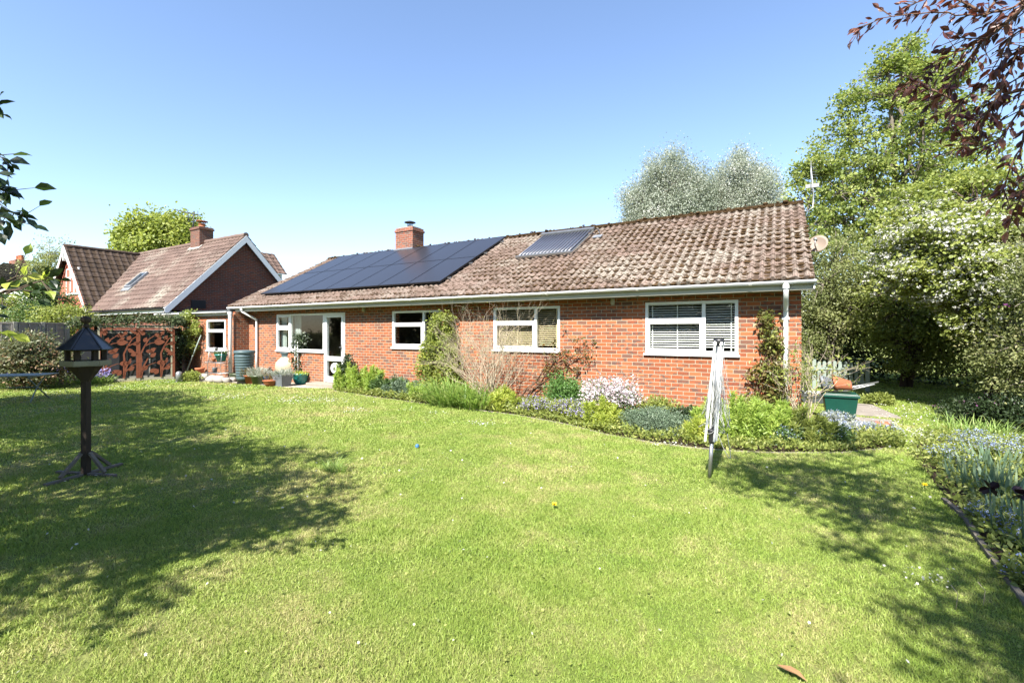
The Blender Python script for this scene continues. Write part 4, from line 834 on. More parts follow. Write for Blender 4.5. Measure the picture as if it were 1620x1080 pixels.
x, y = G(447, 611); o = MB(); o.add([(x+a*s_, y+b*s_*.8, z) for z, s_ in ((.005,.17), (.36,.24)) for a, b in ((-1,-1),(1,-1),(1,1),(-1,1))], [(3,2,1,0), (0,1,5,4), (1,2,6,5), (2,3,7,6), (3,0,4,7)]); o.box(x-.25, x+.25, y-.20, y-.175, .34, .37); o.box(x-.25, x+.25, y+.175, y+.20, .34, .37); o.box(x-.22, x+.22, y-.17, y+.17, .3, .31)
tag(o.build('square_planter', M['slate']), 'square grey zinc planter beside the cream urn', 'planter'); herb('pot_plant', x, y, .3, .6, .18, 400, .13, 'l_silver', 'grey green carnation foliage in the square zinc planter', 'plant', .12)
x, y = G(455, 604); o = MB(); o.lathe((x, y, .01), [(0,0), (.17,0), (.21,.06), (.33,.30), (.37,.48), (.35,.62), (.25,.74), (.19,.79), (.19,.80), (0,.8)], 32); u_ = o.build('urn', M['urn']); tag(u_, 'large round cream urn with blue grey neck by the patio window', 'urn')
o = MB(); o.lathe((x, y, .80), [(.185,0), (.175,.05), (.185,.10), (.225,.14), (.225,.16), (.19,.16), (.16,.12), (.15,.02)], 32); o.build('neck', M['butt'], u_)
x, y = G(475, 606); climber = thing('potted_climber', 'slim evergreen climber on a white cane frame in the turquoise pot', 'plant', (x, y, .3))
Pt = np.stack([x+rng.normal(0,.12,900), y+rng.normal(0,.10,900), .35+rng.random(900)*1.15], 1); scatter('foliage', *LEAF4, Pt, rdir(900, .2), rdir(900, .8), rng.uniform(.06,.13,900), M['l_dark'], climber)
Pt = np.stack([x+rng.normal(0,.13,260), y+rng.normal(0,.10,260), .4+rng.random(260)*1.2], 1); scatter('young_leaves', *LEAF4, Pt, rdir(260, .5), rdir(260, .8), rng.uniform(.05,.11,260), M['l_silver'], climber)
o = MB(); 
for dx in (-.10, .10): o.tube([(x+dx, y-.14, .2), (x+dx*.6, y-.14, 1.35)], .008, 5)
for z in (.6, .85, 1.1): o.tube([(x-.1, y-.145, z), (x+.1, y-.145, z)], .007, 5)
o.build('cane_frame', M['upvc'], climber)
# water butt
x, y = FX(387, 8.35), 8.35; wb = thing('water_butt', 'tall ribbed blue grey water butt under the left downpipe', 'water butt', (x, y, 0)); pr = [(0,.12), (.215,.12)]
for i in range(9): z = .18+i*.083; r = .222+.05*i/9; pr += [(r, z-.03), (r+.018, z), (r+.018, z+.025), (r+.002, z+.05)]
pr += [(.28,.96), (.295,.98), (.295,1.0)]; o = MB(); o.lathe((x, y, 0), pr, 36); o.build('barrel', M['butt'], wb)
o = MB(); o.lathe((x, y, 1.0), [(.305,-.04), (.31,.0), (.30,.03), (.15,.05), (0,.055)], 36); o.build('lid', M['butt'], wb)
o = MB(); o.lathe((x, y, 0), [(.215,.0), (.20,.12), (.215,.125)], 20); o.build('stand', M['black'], wb)
# metal plant stand with basket
def plant_stand():
    x0, y0 = G(346, 602); y0 = 8.25; x0 = FX(345, y0); t = thing('plant_stand', 'three tier grey metal plant stand below the extension window', 'plant stand', (x0, y0, 0))
    o = MB()
    for sx in (-.42, .42):
        for yy in (-.12, .12): o.tube([(x0+sx, y0+yy, 0), (x0+sx*.93, y0+yy, .6), (x0+sx*.9, y0+yy*.6, 1.12)], .009, 5)
        o.tube([(x0+sx*.93, y0-.12, .6), (x0+sx*.5, y0-.12, .85), (x0+sx*.9, y0-.12, 1.1)], .007, 5)
    o.build('frame', M['grey'], t)
    for z, w_ in ((.28,.42), (.62,.45), (1.0,.42)):
        o = MB()
        for k in range(7): o.tube([(x0-w_, y0-.15+.05*k, z), (x0+w_, y0-.15+.05*k, z)], .006, 5)
        for sx in (-w_, w_): o.tube([(x0+sx, y0-.17, z), (x0+sx, y0+.17, z)], .009, 5)
        o.build('shelf', M['grey'], t)
    p = MB(); p.lathe((x0+.22, y0-.02, .66), [(0,0), (.12,0), (.17,.2), (.19,.21), (.19,.24), (.17,.24), (0,.2)], 20); tag(p.build('hanging_planter', M['teal']), 'turquoise planter standing on the metal plant stand', 'planter')
    herb('pot_plant', x0+.22, y0-.02, .85, .35, .15, 160, .08, 'l_mid', 'leafy seedling in the turquoise planter on the metal stand', 'plant', .4)
    for dx, dz, r, m, lb in ((-.25,.63,.06,'terra','small terracotta pot on the middle shelf of the metal stand'), (-.1,1.01,.05,'grey','small grey can on the top shelf of the metal stand'), (-.2,.29,.08,'slate','dark grey pot on the bottom shelf of the metal stand')):
        p = MB(); p.lathe((x0+dx, y0, dz), [(0,0), (r*.75,0), (r,r*1.8), (r*1.05,r*2), (r*.9,r*2), (0,r*1.8)], 16); tag(p.build('small_pot', M[m]), lb, 'plant pot')
plant_stand()
def rocks():
    for i, (px, py, r, lb) in enumerate(((312,600,.17,'pale rounded rock at the left end of the patio rocks'), (323,602,.22,'large whitish rock below the plant stand'), (335,604,.20,'whitish rock in the middle of the patio rocks'), (347,605,.21,'large pale rock in front of the white downpipe'), (358,605,.15,'small blue grey rock right of the white downpipe'), (368,604,.14,'small pale rock next to the olive bowl'))):
        x, y = G(px, py); o = MB(); o.blob((x, y, r*.45), (r*1.3, r, r*.75), jit=.3); e = o.build('rock', M['stone']); s_ = e.modifiers.new('s', 'SUBSURF'); s_.levels = s_.render_levels = 1; tag(e, lb, 'rock', 'pale rocks along the patio edge')
rocks()
x, y = FX(318, 8.55), 8.55; o = MB(); o.tube([(FX(291, 8.3), 8.3, 0), (FX(318, 8.62), 8.62, FH(318, 530, 8.62))], .022, 8); tag(o.build('clothes_prop', M['gatem']), 'pale green pole leaning on the brick wall beside the ivy', 'pole')
x, y = G(316, 598); o = MB(); o.lathe((x, y, .0), [(0,0), (.11,0), (.13,.30), (.15,.31), (.15,.36), (.12,.36), (0,.3)], 18); tag(o.build('plant_pot', M['terra']), 'tall orange terracotta pot against the wall left of the plant stand', 'plant pot')
o = MB(); x, y = G(283, 604); o.lathe((x, y, 0), [(0,.0), (.09,0), (.09,.3), (.05,.34), (0,.35)], 14); tag(o.build('grey_canister', M['grey']), 'grey canister on the ground beneath the ivy', 'canister')
# right side: bin with pot, plank, wheelbarrow handles, gate, slabs
bx_, by_ = .95, 10.3; bn = thing('green_box', 'dark green plastic garden box with lid at the house corner', 'box', (bx_, by_, 0)); o = MB()
o.add([(bx_+a*s_, by_+b*s_, z) for z, s_ in ((.02,.20), (.45,.25)) for a, b in ((-1,-1),(1,-1),(1,1),(-1,1))], [(3,2,1,0), (4,5,6,7), (0,1,5,4), (1,2,6,5), (2,3,7,6), (3,0,4,7)]); o.build('body', M['binm'], bn, bevel=.01)
o = MB(); o.box(bx_-.275, bx_+.275, by_-.275, by_+.275, .45, .50); o.box(bx_-.25, bx_+.25, by_-.25, by_+.25, .50, .515); o.build('lid', M['binm'], bn, bevel=.012)
for k, (dx, m, lb) in enumerate(((.13, 'terra', 'orange terracotta pot lying on its side on the green box'), (-.06, 'slate', 'dark grey pot lying stacked inside the terracotta pot on the green box'))):
    A = np.stack([(-.15, 0, .985), (0, 1, 0), (.985, 0, -.15)], 1).astype(float); o = MB(); o.lathe((bx_+dx-.06, by_-.08, .675), [(0,-.24+.34), (.09,.10+.0) if False else (.085,.10), (.125,-.12), (.145,-.13), (.145,-.18), (.125,-.18), (.07,.08), (0,.08)], 22, axis=A); tag(o.build('plant_pot', M[m]), lb, 'plant pot')
a = P(1296, 599, 9.7); b = P(1345, 610, 9.3); o = MB(); o.bar(a, b, .09, .03); tag(o.build('plank', M['lichenpost']), 'pale wooden plank lying behind the pots on the green box', 'plank')
wbr = thing('wheelbarrow', 'wheelbarrow with pale tubular handles pointing right, behind the green box', 'wheelbarrow', (1.2, 11.4, 0)); zc = .74
ha, hb = np.array(P(1338, 614, 10.2)), np.array(P(1390, 604, 9.9)); hc = np.array(P(1342, 617, 9.85)); hd = np.array(P(1384, 607.5, 9.5)); o = MB(); o.tube([ha-(.6,-.25,.25), ha, hb], .017, 8); o.tube([hc-(.6,-.25,.25), hc, hd], .017, 8); o.build('handle', M['galv'], wbr)
tb = (ha+hc)/2-(.55,-.35,.22); o = MB(); o.add([tb+np.array((a*s_, b*s_, z)) for z, s_ in ((-.16,.2), (.08,.36)) for a, b in ((-1.1,-.8),(1.1,-.8),(1.1,.8),(-1.1,.8))], [(3,2,1,0), (0,1,5,4), (1,2,6,5), (2,3,7,6), (3,0,4,7)]); o.build('tray', M['slate'], wbr)
o = MB(); A = np.stack([(1,0,0), (0,0,-1), (0,1,0)], 1).astype(float); o.lathe((tb[0]-.4, tb[1]+.1, .17), [(.08,-.03), (.15,-.035), (.17,0), (.15,.035), (.08,.03)], 20, axis=A); o.build('wheel', M['black'], wbr); o = MB(); o.tube([tb+(.2,-.2,-.1), (tb[0]+.25, tb[1]-.22, 0)], .014, 6); o.tube([tb+(.2,.2,-.1), (tb[0]+.25, tb[1]+.22, 0)], .014, 6); o.build('leg', M['galv'], wbr)
def gate():
    Y = 15.6; x0, x1 = FX(1292, Y), FX(1368, Y); z1 = FH(1320, 570, Y); t = thing('picket_gate', 'faded green picket gate with diagonal brace beyond the house corner', 'gate', ((x0+x1)/2, Y, 0)); n = 9
    o = MB(); w_ = (x1-x0)/n
    for k in range(n):
        xc = x0+w_*(k+.5); h = w_*.34; o.add([(xc+dx, yy, z) for yy in (Y-.012, Y+.012) for dx, z in ((-h,.08), (h,.08), (h,z1-.05-.04*abs(k-3)/5), (h*.5,z1-.01-.04*abs(k-3)/5), (-h*.5,z1-.01-.04*abs(k-3)/5), (-h,z1-.05-.04*abs(k-3)/5))], [(0,1,2,3,4,5), (11,10,9,8,7,6)]+[(i, 6+i, 6+(i+1) % 6, (i+1) % 6) for i in range(6)])
    o.build('pickets', M['gatem'], t); o = MB(); o.box(x0, x1, Y-.04, Y-.0125, z1-.26, z1-.19); o.box(x0, x1, Y-.04, Y-.0125, .22, .29); o.bar((x0+.05, Y-.028, .32), (x1-.02, Y-.028, z1-.28), .06, .025); o.build('rails', M['gatem'], t)
    o = MB()
    for xx in (x0-.06, x1+.06): o.box(xx-.045, xx+.045, Y-.045, Y+.045, 0, z1+.02)
    o.build('gate_post', M['gatem'], t)
gate()
for poly, lb in (([(.9,12.9), (1.75,12.6), (1.95,11.0), (1.05,11.1)], 'brown paving slab behind the green box'), ([(.75,10.75), (1.75,10.6), (1.55,9.6), (1.0,9.7)], 'broken pale slab in front of the brown paving slab')):
    o = MB(); o.prism(poly, .0, .045); tag(o.build('paving_slab', M['paving'], bevel=.008), lb, 'paving slab')
o = MB(); x, y = G(1392, 676); o.blob((x, y, .05), (.13,.09,.06), jit=.3); e = o.build('brick_lump', M['terra']); tag(e, 'orange broken brick lump by the blue flowers', 'brick')
x, y = G(660, 709); o = MB(); o.blob((x, y, .03), .035, jit=.02); e = o.build('ball', M['blue']); s_ = e.modifiers.new('s', 'SUBSURF'); s_.levels = s_.render_levels = 2; tag(e, 'small blue ball lying in the middle of the lawn', 'ball')
for px, py, lb in ((1248, 1068, 'large curled dry brown leaf at the bottom of the lawn'), (1590, 905, 'small dry leaf in the shade near the timber edging')):
    x, y = G(px, py); scatter('fallen_leaf', *BIGLEAF, np.array([[x-.05, y, .035]]), np.array([[1, -.3, .05]]), np.array([[0, .2, 1]]), np.array([.13 if px < 1300 else .07]), M['deadleaf']).name; e = SC.objects[-1] if False else bpy.data.objects[[k for k in bpy.data.objects.keys() if k.startswith('fallen_leaf')][-1]]; tag(e, lb, 'leaf')
def dandelion(px, py, lb):
    x, y = G(px, py); t = thing('dandelion', lb, 'flower', (x, y, 0)); n = 40; a = rng.uniform(0, 2*pi, n); D = np.stack([np.cos(a), np.sin(a), rng.uniform(-.1, 1.2, n)], 1); scatter('petals', *LEAF4, np.tile([[x, y, .05]], (n, 1)), D, rdir(n, 1), np.full(n, .026), M['yellow'], t)
    o = MB(); o.tube([(x, y, 0), (x, y, .05)], .003, 5); o.build('stem', M['l_mid'], t)
dandelion(877, 806, 'yellow dandelion flower alone in the middle of the lawn'); dandelion(1463, 774, 'yellow dandelion near the iris border')

# ------------------------------------------------------------------ VEGETATION
def clusters_in(ell, n):
    """ell: list of (centre, radii, weight) -> n cluster centres biased to the outside"""
    out = []; ws = np.array([e[2] for e in ell], float); ws /= ws.sum()
    for (c, r, w_), k in zip(ell, rng.multinomial(n, ws)):
        d = rdir(k); rr = rng.random((k, 1))**.42; out.append(np.array(c)+d*rr*np.array(r))
    return np.concatenate(out)
def tree(name, label, cat, base, ell, ncl, clr, nleaf, size, lm, bark='bark', tr=.16, group=None, T=LEAF4, blossom=None, limbs=8, spread=1.0, flat=.6, twig=.012, stems=1, droop=.0, w=1.0):
    base = np.array(base, float); t = thing(name, label, cat, tuple(base), group); C = clusters_in(ell, ncl)
    top = max(e[0][2]+e[1][2]*.5 for e in ell); cen = sum(np.array(e[0], float)*e[2] for e in ell)/sum(e[2] for e in ell)
    o = MB(); trunk = []
    for s_ in range(stems):
        pts = []; off = rng.normal(0, 1, 3)*(0 if stems == 1 else .35*tr*6); off[2] = 0
        for i in range(7):
            f = i/6; p = base+off*(1+2*f)*(.3 if stems > 1 else 0)+(cen-base)*np.array((f**1.5, f**1.5, 0))*.8+np.array((0, 0, (top-base[2])*f*.92))+rng.normal(0, tr*.35, 3)*np.array((1,1,0))*min(1, i); pts.append(p)
        o.tube(pts, [tr*(1.25 if i == 0 else 1)*(1-.13*i) for i in range(7)], 9); trunk.append(pts)
    nodes = []; 
    for i in range(limbs):
        tg = C[rng.integers(len(C))]; tk = trunk[i % len(trunk)]; z0 = base[2]+(tg[2]-base[2])*random.uniform(.25, .6); j = min(range(7), key=lambda k: abs(tk[k][2]-z0)); a = tk[j]; pts = [a]
        for k in range(1, 6): f = k/5; pts.append(a+(tg-a)*f*.85+np.array((0, 0, .12*sin(pi*f)*np.linalg.norm(tg-a)))+rng.normal(0, .03*np.linalg.norm(tg-a), 3))
        o.tube(pts, [tr*.42*(1-.14*k) for k in range(6)], 6); nodes += pts[1:]
    for tk in trunk: nodes += tk[3:]
    nodes = np.array(nodes)
    o.build('trunk', M[bark], t); o = MB()
    for c in C:
        d = np.linalg.norm(nodes-c, axis=1); a = nodes[int(np.argmin(d))]; mid = (a+c)/2+rng.normal(0, .06*d.min()+.01, 3)+(0, 0, .08*d.min()); o.tube([a, mid, c], [twig*1.8, twig*1.2, twig*.5], 4, cap=False)
    o.build('branches', M[bark], t)
    per = max(1, nleaf//len(C)); Cc = np.repeat(C, per, 0); n = len(Cc); g_ = rng.normal(0, 1, (n, 3))*clr*np.array((1, 1, flat)); sc_ = np.repeat(rng.uniform(.7, 1.25, len(C)), per)[:, None]; Pt = Cc+g_*sc_
    out = Pt-cen; out /= np.linalg.norm(out, axis=1, keepdims=True)+1e-6
    tint = np.clip(np.repeat(rng.random(len(C)), per)*.55+rng.random(n)*.5, 0, 1)
    scatter('crown', *T, Pt, rdir(n, -droop, out, .5), rdir(n, .9, out, .5), np.stack([size*rng.uniform(.6, 1.3, n)]*3, 1)*np.array((1, w, 1)), M[lm], t, tint)
    if blossom:
        nb_, bs, bm, zmin, ctr, rad = blossom; idx = rng.integers(len(C), size=int(nb_*1.5)); ok = rng.random(len(idx)) < np.clip(1.4-np.linalg.norm((C[idx]-np.array(ctr))/np.array(rad), axis=1), 0, 1); idx = idx[ok][:nb_]
        bc = C[idx]; out = bc-cen; out /= np.linalg.norm(out, axis=1, keepdims=True); bp = bc+out*clr*.9+rng.normal(0, .8, bc.shape)*clr*np.array((1, 1, .5)); k = 7; bp = np.repeat(bp, k, 0)+rng.normal(0, bs*1.3, (len(bp)*k, 3))*np.array((1,1,.4)); m_ = len(bp)
        scatter('blossom', *PETAL, bp, rdir(m_), rdir(m_, 1.2, np.repeat(out, k, 0), .6), rng.uniform(.7, 1.3, m_)*bs*.7, M[bm], t)
    return t
def E3(px, py, Z, rx, ry, rz, w_=1): return (P(px, py, Z), (rx, ry, rz), w_)
# right: maple behind, hawthorn, others
Zm = 19.0; mb = P(1430, 570, Zm); mb = (mb[0], mb[1], 0)
tree('maple_tree', 'large spreading fresh green maple rising behind the right end of the house', 'tree', mb, [E3(1400,260,Zm,3.0,2.6,3.0,4), E3(1450,150,Zm,1.6,1.6,1.6,1.7), E3(1330,300,Zm,1.9,1.9,2.2,1.8), E3(1510,230,Zm,1.8,2,2.4,1.5), E3(1330,380,Zm,2.0,2,1.7,1.5), E3(1400,110,Zm,.7,.7,1.0,.35), E3(1440,95,Zm,.5,.5,1.0,.3), E3(1350,160,Zm,.9,.7,.7,.3), E3(1290,260,Zm,.9,.7,.7,.3), E3(1490,120,Zm,.7,.7,.9,.3)], 1100, .19, 45000, .10, 'l_maple', 'bark_grey', .22, limbs=34, flat=.42, T=ROUND)
haw = (4.2, 14.3, 0)
tree('hawthorn_tree', 'broad hawthorn covered in creamy white blossom right of the picket gate', 'tree', haw, [((3.9,14.4,3.8), (2.0,1.7,1.7), 4), ((4.7,13.2,2.5), (1.1,1.2,1.8), 2.4), ((3.1,12.6,3.2), (.8,1.2,.9), 1.3), ((2.8,13.8,3.6), (.8,1.0,1.0), 1.2), ((2.5,13.1,3.0), (.55,.7,.75), 1.0), ((5.6,14,3.2), (1.5,1.5,2.2), 1.0), ((4.0,12.3,1.9), (.9,.7,1.4), 1.4), ((3.35,12.5,2.5), (.7,.8,.9), 1.0)], 860, .19, 92000, .065, 'l_haw', 'bark', .12, limbs=20, stems=3, flat=.4, T=ROUND, blossom=(4600, .034, 'f_white', 1.0, (3.0,12.4,2.9), (2.0,2.4,1.7)))
tree('elder_bush', 'olive leaved bush filling the gap between the house corner and the gate', 'bush', (1.5,18.3,0), [((1.2,18.2,2.9), (1.3,1.2,1.9), 2), ((2.2,18.4,3.2), (1.2,1.2,1.6), 2), ((.7,18.0,1.9), (.9,.9,1.5), 1)], 260, .22, 26000, .09, 'l_olive', 'bark_grey', .07, limbs=14, stems=4)
tree('privet_bush', 'dense bush overhanging the path to the right of the gate', 'bush', (3.2,17.6,0), [((3.2,17.4,2.0), (1.1,1.0,1.7), 1), ((4.6,17.0,1.9), (1.3,1.0,1.8), 1)], 240, .22, 24000, .09, 'l_haw', 'bark', .07, limbs=12, stems=4)
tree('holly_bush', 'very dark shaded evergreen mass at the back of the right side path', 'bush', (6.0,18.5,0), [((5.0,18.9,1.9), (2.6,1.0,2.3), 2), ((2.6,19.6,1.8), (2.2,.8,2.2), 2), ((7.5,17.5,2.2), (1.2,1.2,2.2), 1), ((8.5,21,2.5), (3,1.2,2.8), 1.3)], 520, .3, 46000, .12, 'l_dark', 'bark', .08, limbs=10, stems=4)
tree('lilac_bush', 'tall fine leaved lilac with purple flower heads at the right edge', 'bush', (4.0,10.3,0), [((4.05,10.5,2.3), (.85,1.1,1.5), 2), ((3.7,10.9,1.2), (.7,.8,.8), 1), ((4.7,11.5,3.2), (.9,1,1.3), 1)], 330, .17, 36000, .055, 'l_olive', 'bark_grey', .04, limbs=16, stems=5, T=LEAF4, blossom=(16, .03, 'f_purple', 1, (3.6,10.2,2.0), (1,1,1.2)))
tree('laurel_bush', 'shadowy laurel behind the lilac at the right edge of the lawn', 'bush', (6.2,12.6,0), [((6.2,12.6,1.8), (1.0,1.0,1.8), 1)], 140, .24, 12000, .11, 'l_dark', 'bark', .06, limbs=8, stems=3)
# silver poplars far behind
for px, w_, top, lb in ((1056, 1.0, 238, 'tall silvery leaved poplar, the left and broader of the pair behind the roof'), (1166, .9, 240, 'tall silvery leaved poplar, the right and narrower of the pair behind the roof')):
    Z = 44; b = P(px, 570, Z); Hh = P(px, top, Z)[2]; cc = [((b[0], b[1], Hh-3.2), (2.5*w_, 2.4*w_, 3.0), 2), ((b[0]-2.3*w_, b[1], Hh-5.2), (2.2*w_, 2.2, 2.9), 1.8), ((b[0]+2.1*w_, b[1], Hh-4.9), (2.1*w_, 2.2, 3.0), 1.8), ((b[0], b[1], Hh-7.5), (4.2*w_, 2.6, 3.2), 2.4), ((b[0]+(-3 if px < 1100 else .5), b[1], Hh-8.5), (2.2, 2, 2.8), 1)]
    tree('poplar_tree', lb, 'tree', (b[0], b[1], 0), cc, 430, .50, 120000, .165, 'l_silver', 'bark_grey', .25, 'silver poplars behind the house', limbs=18, flat=1.2)
Z = 33; b = P(245, 570, Z); cc = [E3(238,385,Z,2.0,2,2.1,3), E3(282,380,Z,1.5,1.5,1.9,2), E3(205,392,Z,1.0,1,1.3,1), E3(305,385,Z,.8,.8,1.0,.8)]
tree('lime_tree', 'vivid yellow green spring tree rising behind the neighbouring roof and chimney', 'tree', (b[0], b[1], 0), cc, 420, .24, 30000, .17, 'l_bright', 'bark', .2, limbs=14, flat=1.6, T=ROUND)
Z = 36; b = P(75, 560, Z); tree('ash_tree', 'sparse olive tree just left of the painted gable', 'tree', (b[0], b[1], 0), [E3(78,435,Z,1.6,1.6,1.6,2), E3(85,405,Z,2.0,1.6,1.3,.6)], 150, .3, 7000, .16, 'l_olive', 'bark_grey', .14, limbs=16)
Z = 22; 
for i, (px, py, rx, rz, lb) in enumerate(((25,488,1.2,.75,'light green hedge shrub behind the fence at the far left'), (66,478,.75,.8,'green bush behind the fence nearest the white gable corner'), (98,500,.8,.35,'yellow green bush behind the fence post in front of the painted gable'))):
    b = P(px, 560, Z-i*1.0); tree('hedge_bush', lb, 'bush', (b[0], b[1], 0), [E3(px,py,Z-i*1.0,rx,1.0,rz,3), E3(px,py+28,Z-i,rx,1,1.0,2)], 120, .24, 9000, .10, 'l_haw' if i != 1 else 'l_mid', 'bark', .05, 'bushes behind the panel fence', limbs=8, stems=3)
b = P(38, 605, 13.2); tree('pieris_shrub', 'bronze and green leaved shrub in front of the weathered panel fence', 'shrub', (b[0], b[1], 0), [((b[0],b[1],.85), (1.15,.8,.75), 3), ((b[0]+.6,b[1]+.5,.7), (.8,.7,.6), 1)], 230, .13, 12000, .085, 'l_pieris', 'twig_red', .03, limbs=14, stems=5)
# trees standing left and right of the camera that throw the shade on the lawn
tree('cherry_tree', 'dark leaved cherry whose twigs reach in at the left edge', 'tree', (-5.6,-1.6,0), [((-5.4,-.9,3.6), (2.2,1.35,1.2), 3), ((-7.6,-.6,3.4), (1.8,1.5,1.2), 2), ((-4.2,-.7,3.0), (1.2,.9,.8), 1), ((-9.5,-.8,4.4), (2.2,1.7,1.4), 2), ((-4.2,-1.5,3.3), (1.4,.8,.7), .9), ((-7.5,-2.2,3.4), (2.2,.9,.8), 1.1)], 560, .17, 30000, .10, 'l_cherry', 'bark', .14, limbs=18)
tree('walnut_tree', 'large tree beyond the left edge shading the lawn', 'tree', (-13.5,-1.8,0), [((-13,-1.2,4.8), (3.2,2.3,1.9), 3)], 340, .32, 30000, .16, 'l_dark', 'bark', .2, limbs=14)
cop = tree('copper_plum', 'purple leaved plum overhanging the top right corner', 'tree', (3.9,.9,0), [((1.5,.9,4.9), (1.2,1.5,.7), 2.2), ((.5,1.2,5.3), (.7,1.1,.4), .8), ((2.9,2.0,4.6), (1.0,1.4,.9), 1), ((1.2,3.4,5.0), (.6,.8,.4), .5), ((1.9,-1.1,4.7), (1.0,1.3,.6), 1.7)], 220, .14, 9500, .085, 'l_copper', 'bark', .10, limbs=14)
# close twigs with individual leaves
def twigs(parent, paths, lm, L, step, rad=.006, hang=.5, bark='bark', side=7, tuft=3, wd=1.0):
    o = MB(); Pp = []; Dd = []; 
    for pts in paths:
        pts = [np.array(P(*p)) for p in pts]; fine = []
        for i in range(len(pts)-1):
            pm, pa, pb, pn = pts[max(i-1,0)], pts[i], pts[i+1], pts[min(i+2, len(pts)-1)]
            m_ = max(2, int(np.linalg.norm(pb-pa)/step))
            for k in range(m_): s_ = k/m_; fine.append(.5*((2*pa)+(-pm+pb)*s_+(2*pm-5*pa+4*pb-pn)*s_**2+(-pm+3*pa-3*pb+pn)*s_**3)+rng.normal(0, .004, 3))
        fine.append(pts[-1]); n = len(fine); o.tube(fine, [rad*(1-.8*i/n) for i in range(n)], 6)
        for i in range(1, n):
            ax = fine[i]-fine[i-1]; ax /= np.linalg.norm(ax)+1e-9
            for k in range(tuft if i < n-1 else tuft+4):
                sd_ = rng.normal(0, 1, 3); sd_ -= ax*(sd_@ax); sd_ /= np.linalg.norm(sd_); d = ax*random.uniform(.3, 1.1)+sd_*.8-np.array((0,0,hang*random.random())); q_ = fine[i]+sd_*random.uniform(0, .02)
                if random.random() < .35:
                    e = q_+d/np.linalg.norm(d)*random.uniform(.03, .10); o.tube([fine[i], e], [rad*.35, rad*.2], 4, cap=False); q_ = e
                Pp.append(q_); Dd.append(d)
    Pp = np.array(Pp); Dd = np.array(Dd); n = len(Pp); o.build('twig', M[bark], parent)
    S = L*rng.uniform(.55, 1.25, n); scatter('leaves', *BIGLEAF, Pp, Dd, rdir(n, 1.0), np.stack([S, S*wd*rng.uniform(.9, 1.5, n), S*rng.uniform(.5, 2.2, n)], 1), M[lm], parent)
cher = [o_ for o_ in SC.objects if o_.name == 'cherry_tree'][0]
twigs(cher, [[(-160,180,2.2), (-70,250,2.2), (-25,290,2.2), (2,325,2.2), (36,342,2.2)], [(-70,250,2.2), (-35,240,2.25), (-10,245,2.3), (12,256,2.3)], [(-25,285,2.2), (-6,298,2.2), (10,302,2.2)], [(-70,300,2.1), (-35,325,2.1), (-12,338,2.1), (8,345,2.1)], [(-60,270,2.2), (-30,272,2.2), (-8,276,2.2)], [(-60,160,2.4), (-25,170,2.4), (-6,168,2.4)]], 'l_cherry', .066, .05, hang=.6)
twigs(cher, [[(-120,540,2.0), (-60,505,2.0), (-10,470,2.0), (35,455,2.0), (66,444,2.0)], [(-10,470,2.0), (10,446,2.0), (38,436,2.0)], [(-50,500,2.1), (-20,510,2.1), (-4,528,2.1)]], 'l_lime', .055, .09, hang=.2, tuft=1)
twigs(cher, [[(-90,520,2.0), (-40,490,2.0), (5,466,2.0), (45,450,2.0), (76,440,2.0)], [(-10,468,2.0), (20,460,2.0), (56,462,2.0)]], 'l_cherry', .058, .055, hang=.35, tuft=2)
Z = 2.7
twigs(cop, [[(1760,-120,2.6), (1640,-10,2.6), (1560,25,2.7), (1500,22,2.8), (1430,24,2.9), (1395,30,2.95), (1360,48,3.0)], [(1560,25,2.7), (1500,-5,2.8), (1440,8,2.9)], [(1640,-10,2.6), (1560,60,2.6), (1500,90,2.7), (1462,120,2.7), (1450,138,2.7)],
  [(1560,60,2.6), (1520,110,2.7), (1490,150,2.7), (1470,165,2.8)], [(1700,40,2.5), (1610,80,2.5), (1560,130,2.6), (1520,165,2.6), (1500,200,2.6)], [(1610,80,2.5), (1575,160,2.5), (1545,205,2.6), (1525,232,2.7)], [(1720,60,2.4), (1640,140,2.4), (1600,190,2.5), (1565,235,2.5), (1540,215,2.6)],
  [(1640,140,2.4), (1620,220,2.4), (1600,265,2.4), (1588,300,2.5)], [(1700,200,2.3), (1650,260,2.3), (1615,310,2.3), (1600,345,2.4)], [(1560,25,2.7), (1580,-20,2.7), (1530,-40,2.8)], [(1660,-20,2.4), (1610,20,2.4), (1560,60,2.5), (1520,60,2.6)], [(1700,20,2.4), (1640,40,2.4), (1600,60,2.4), (1570,110,2.5)],
  [(1720,120,2.5), (1650,110,2.5), (1600,130,2.6), (1550,170,2.7)], [(1530,165,2.9), (1490,150,2.9), (1440,130,3.0), (1432,140,3.0)], [(1640,140,2.4), (1590,150,2.5), (1560,185,2.6), (1535,190,2.7)]], 'l_copper', .056, .04, rad=.009, hang=.8, tuft=5, bark='twig_red', wd=.75)

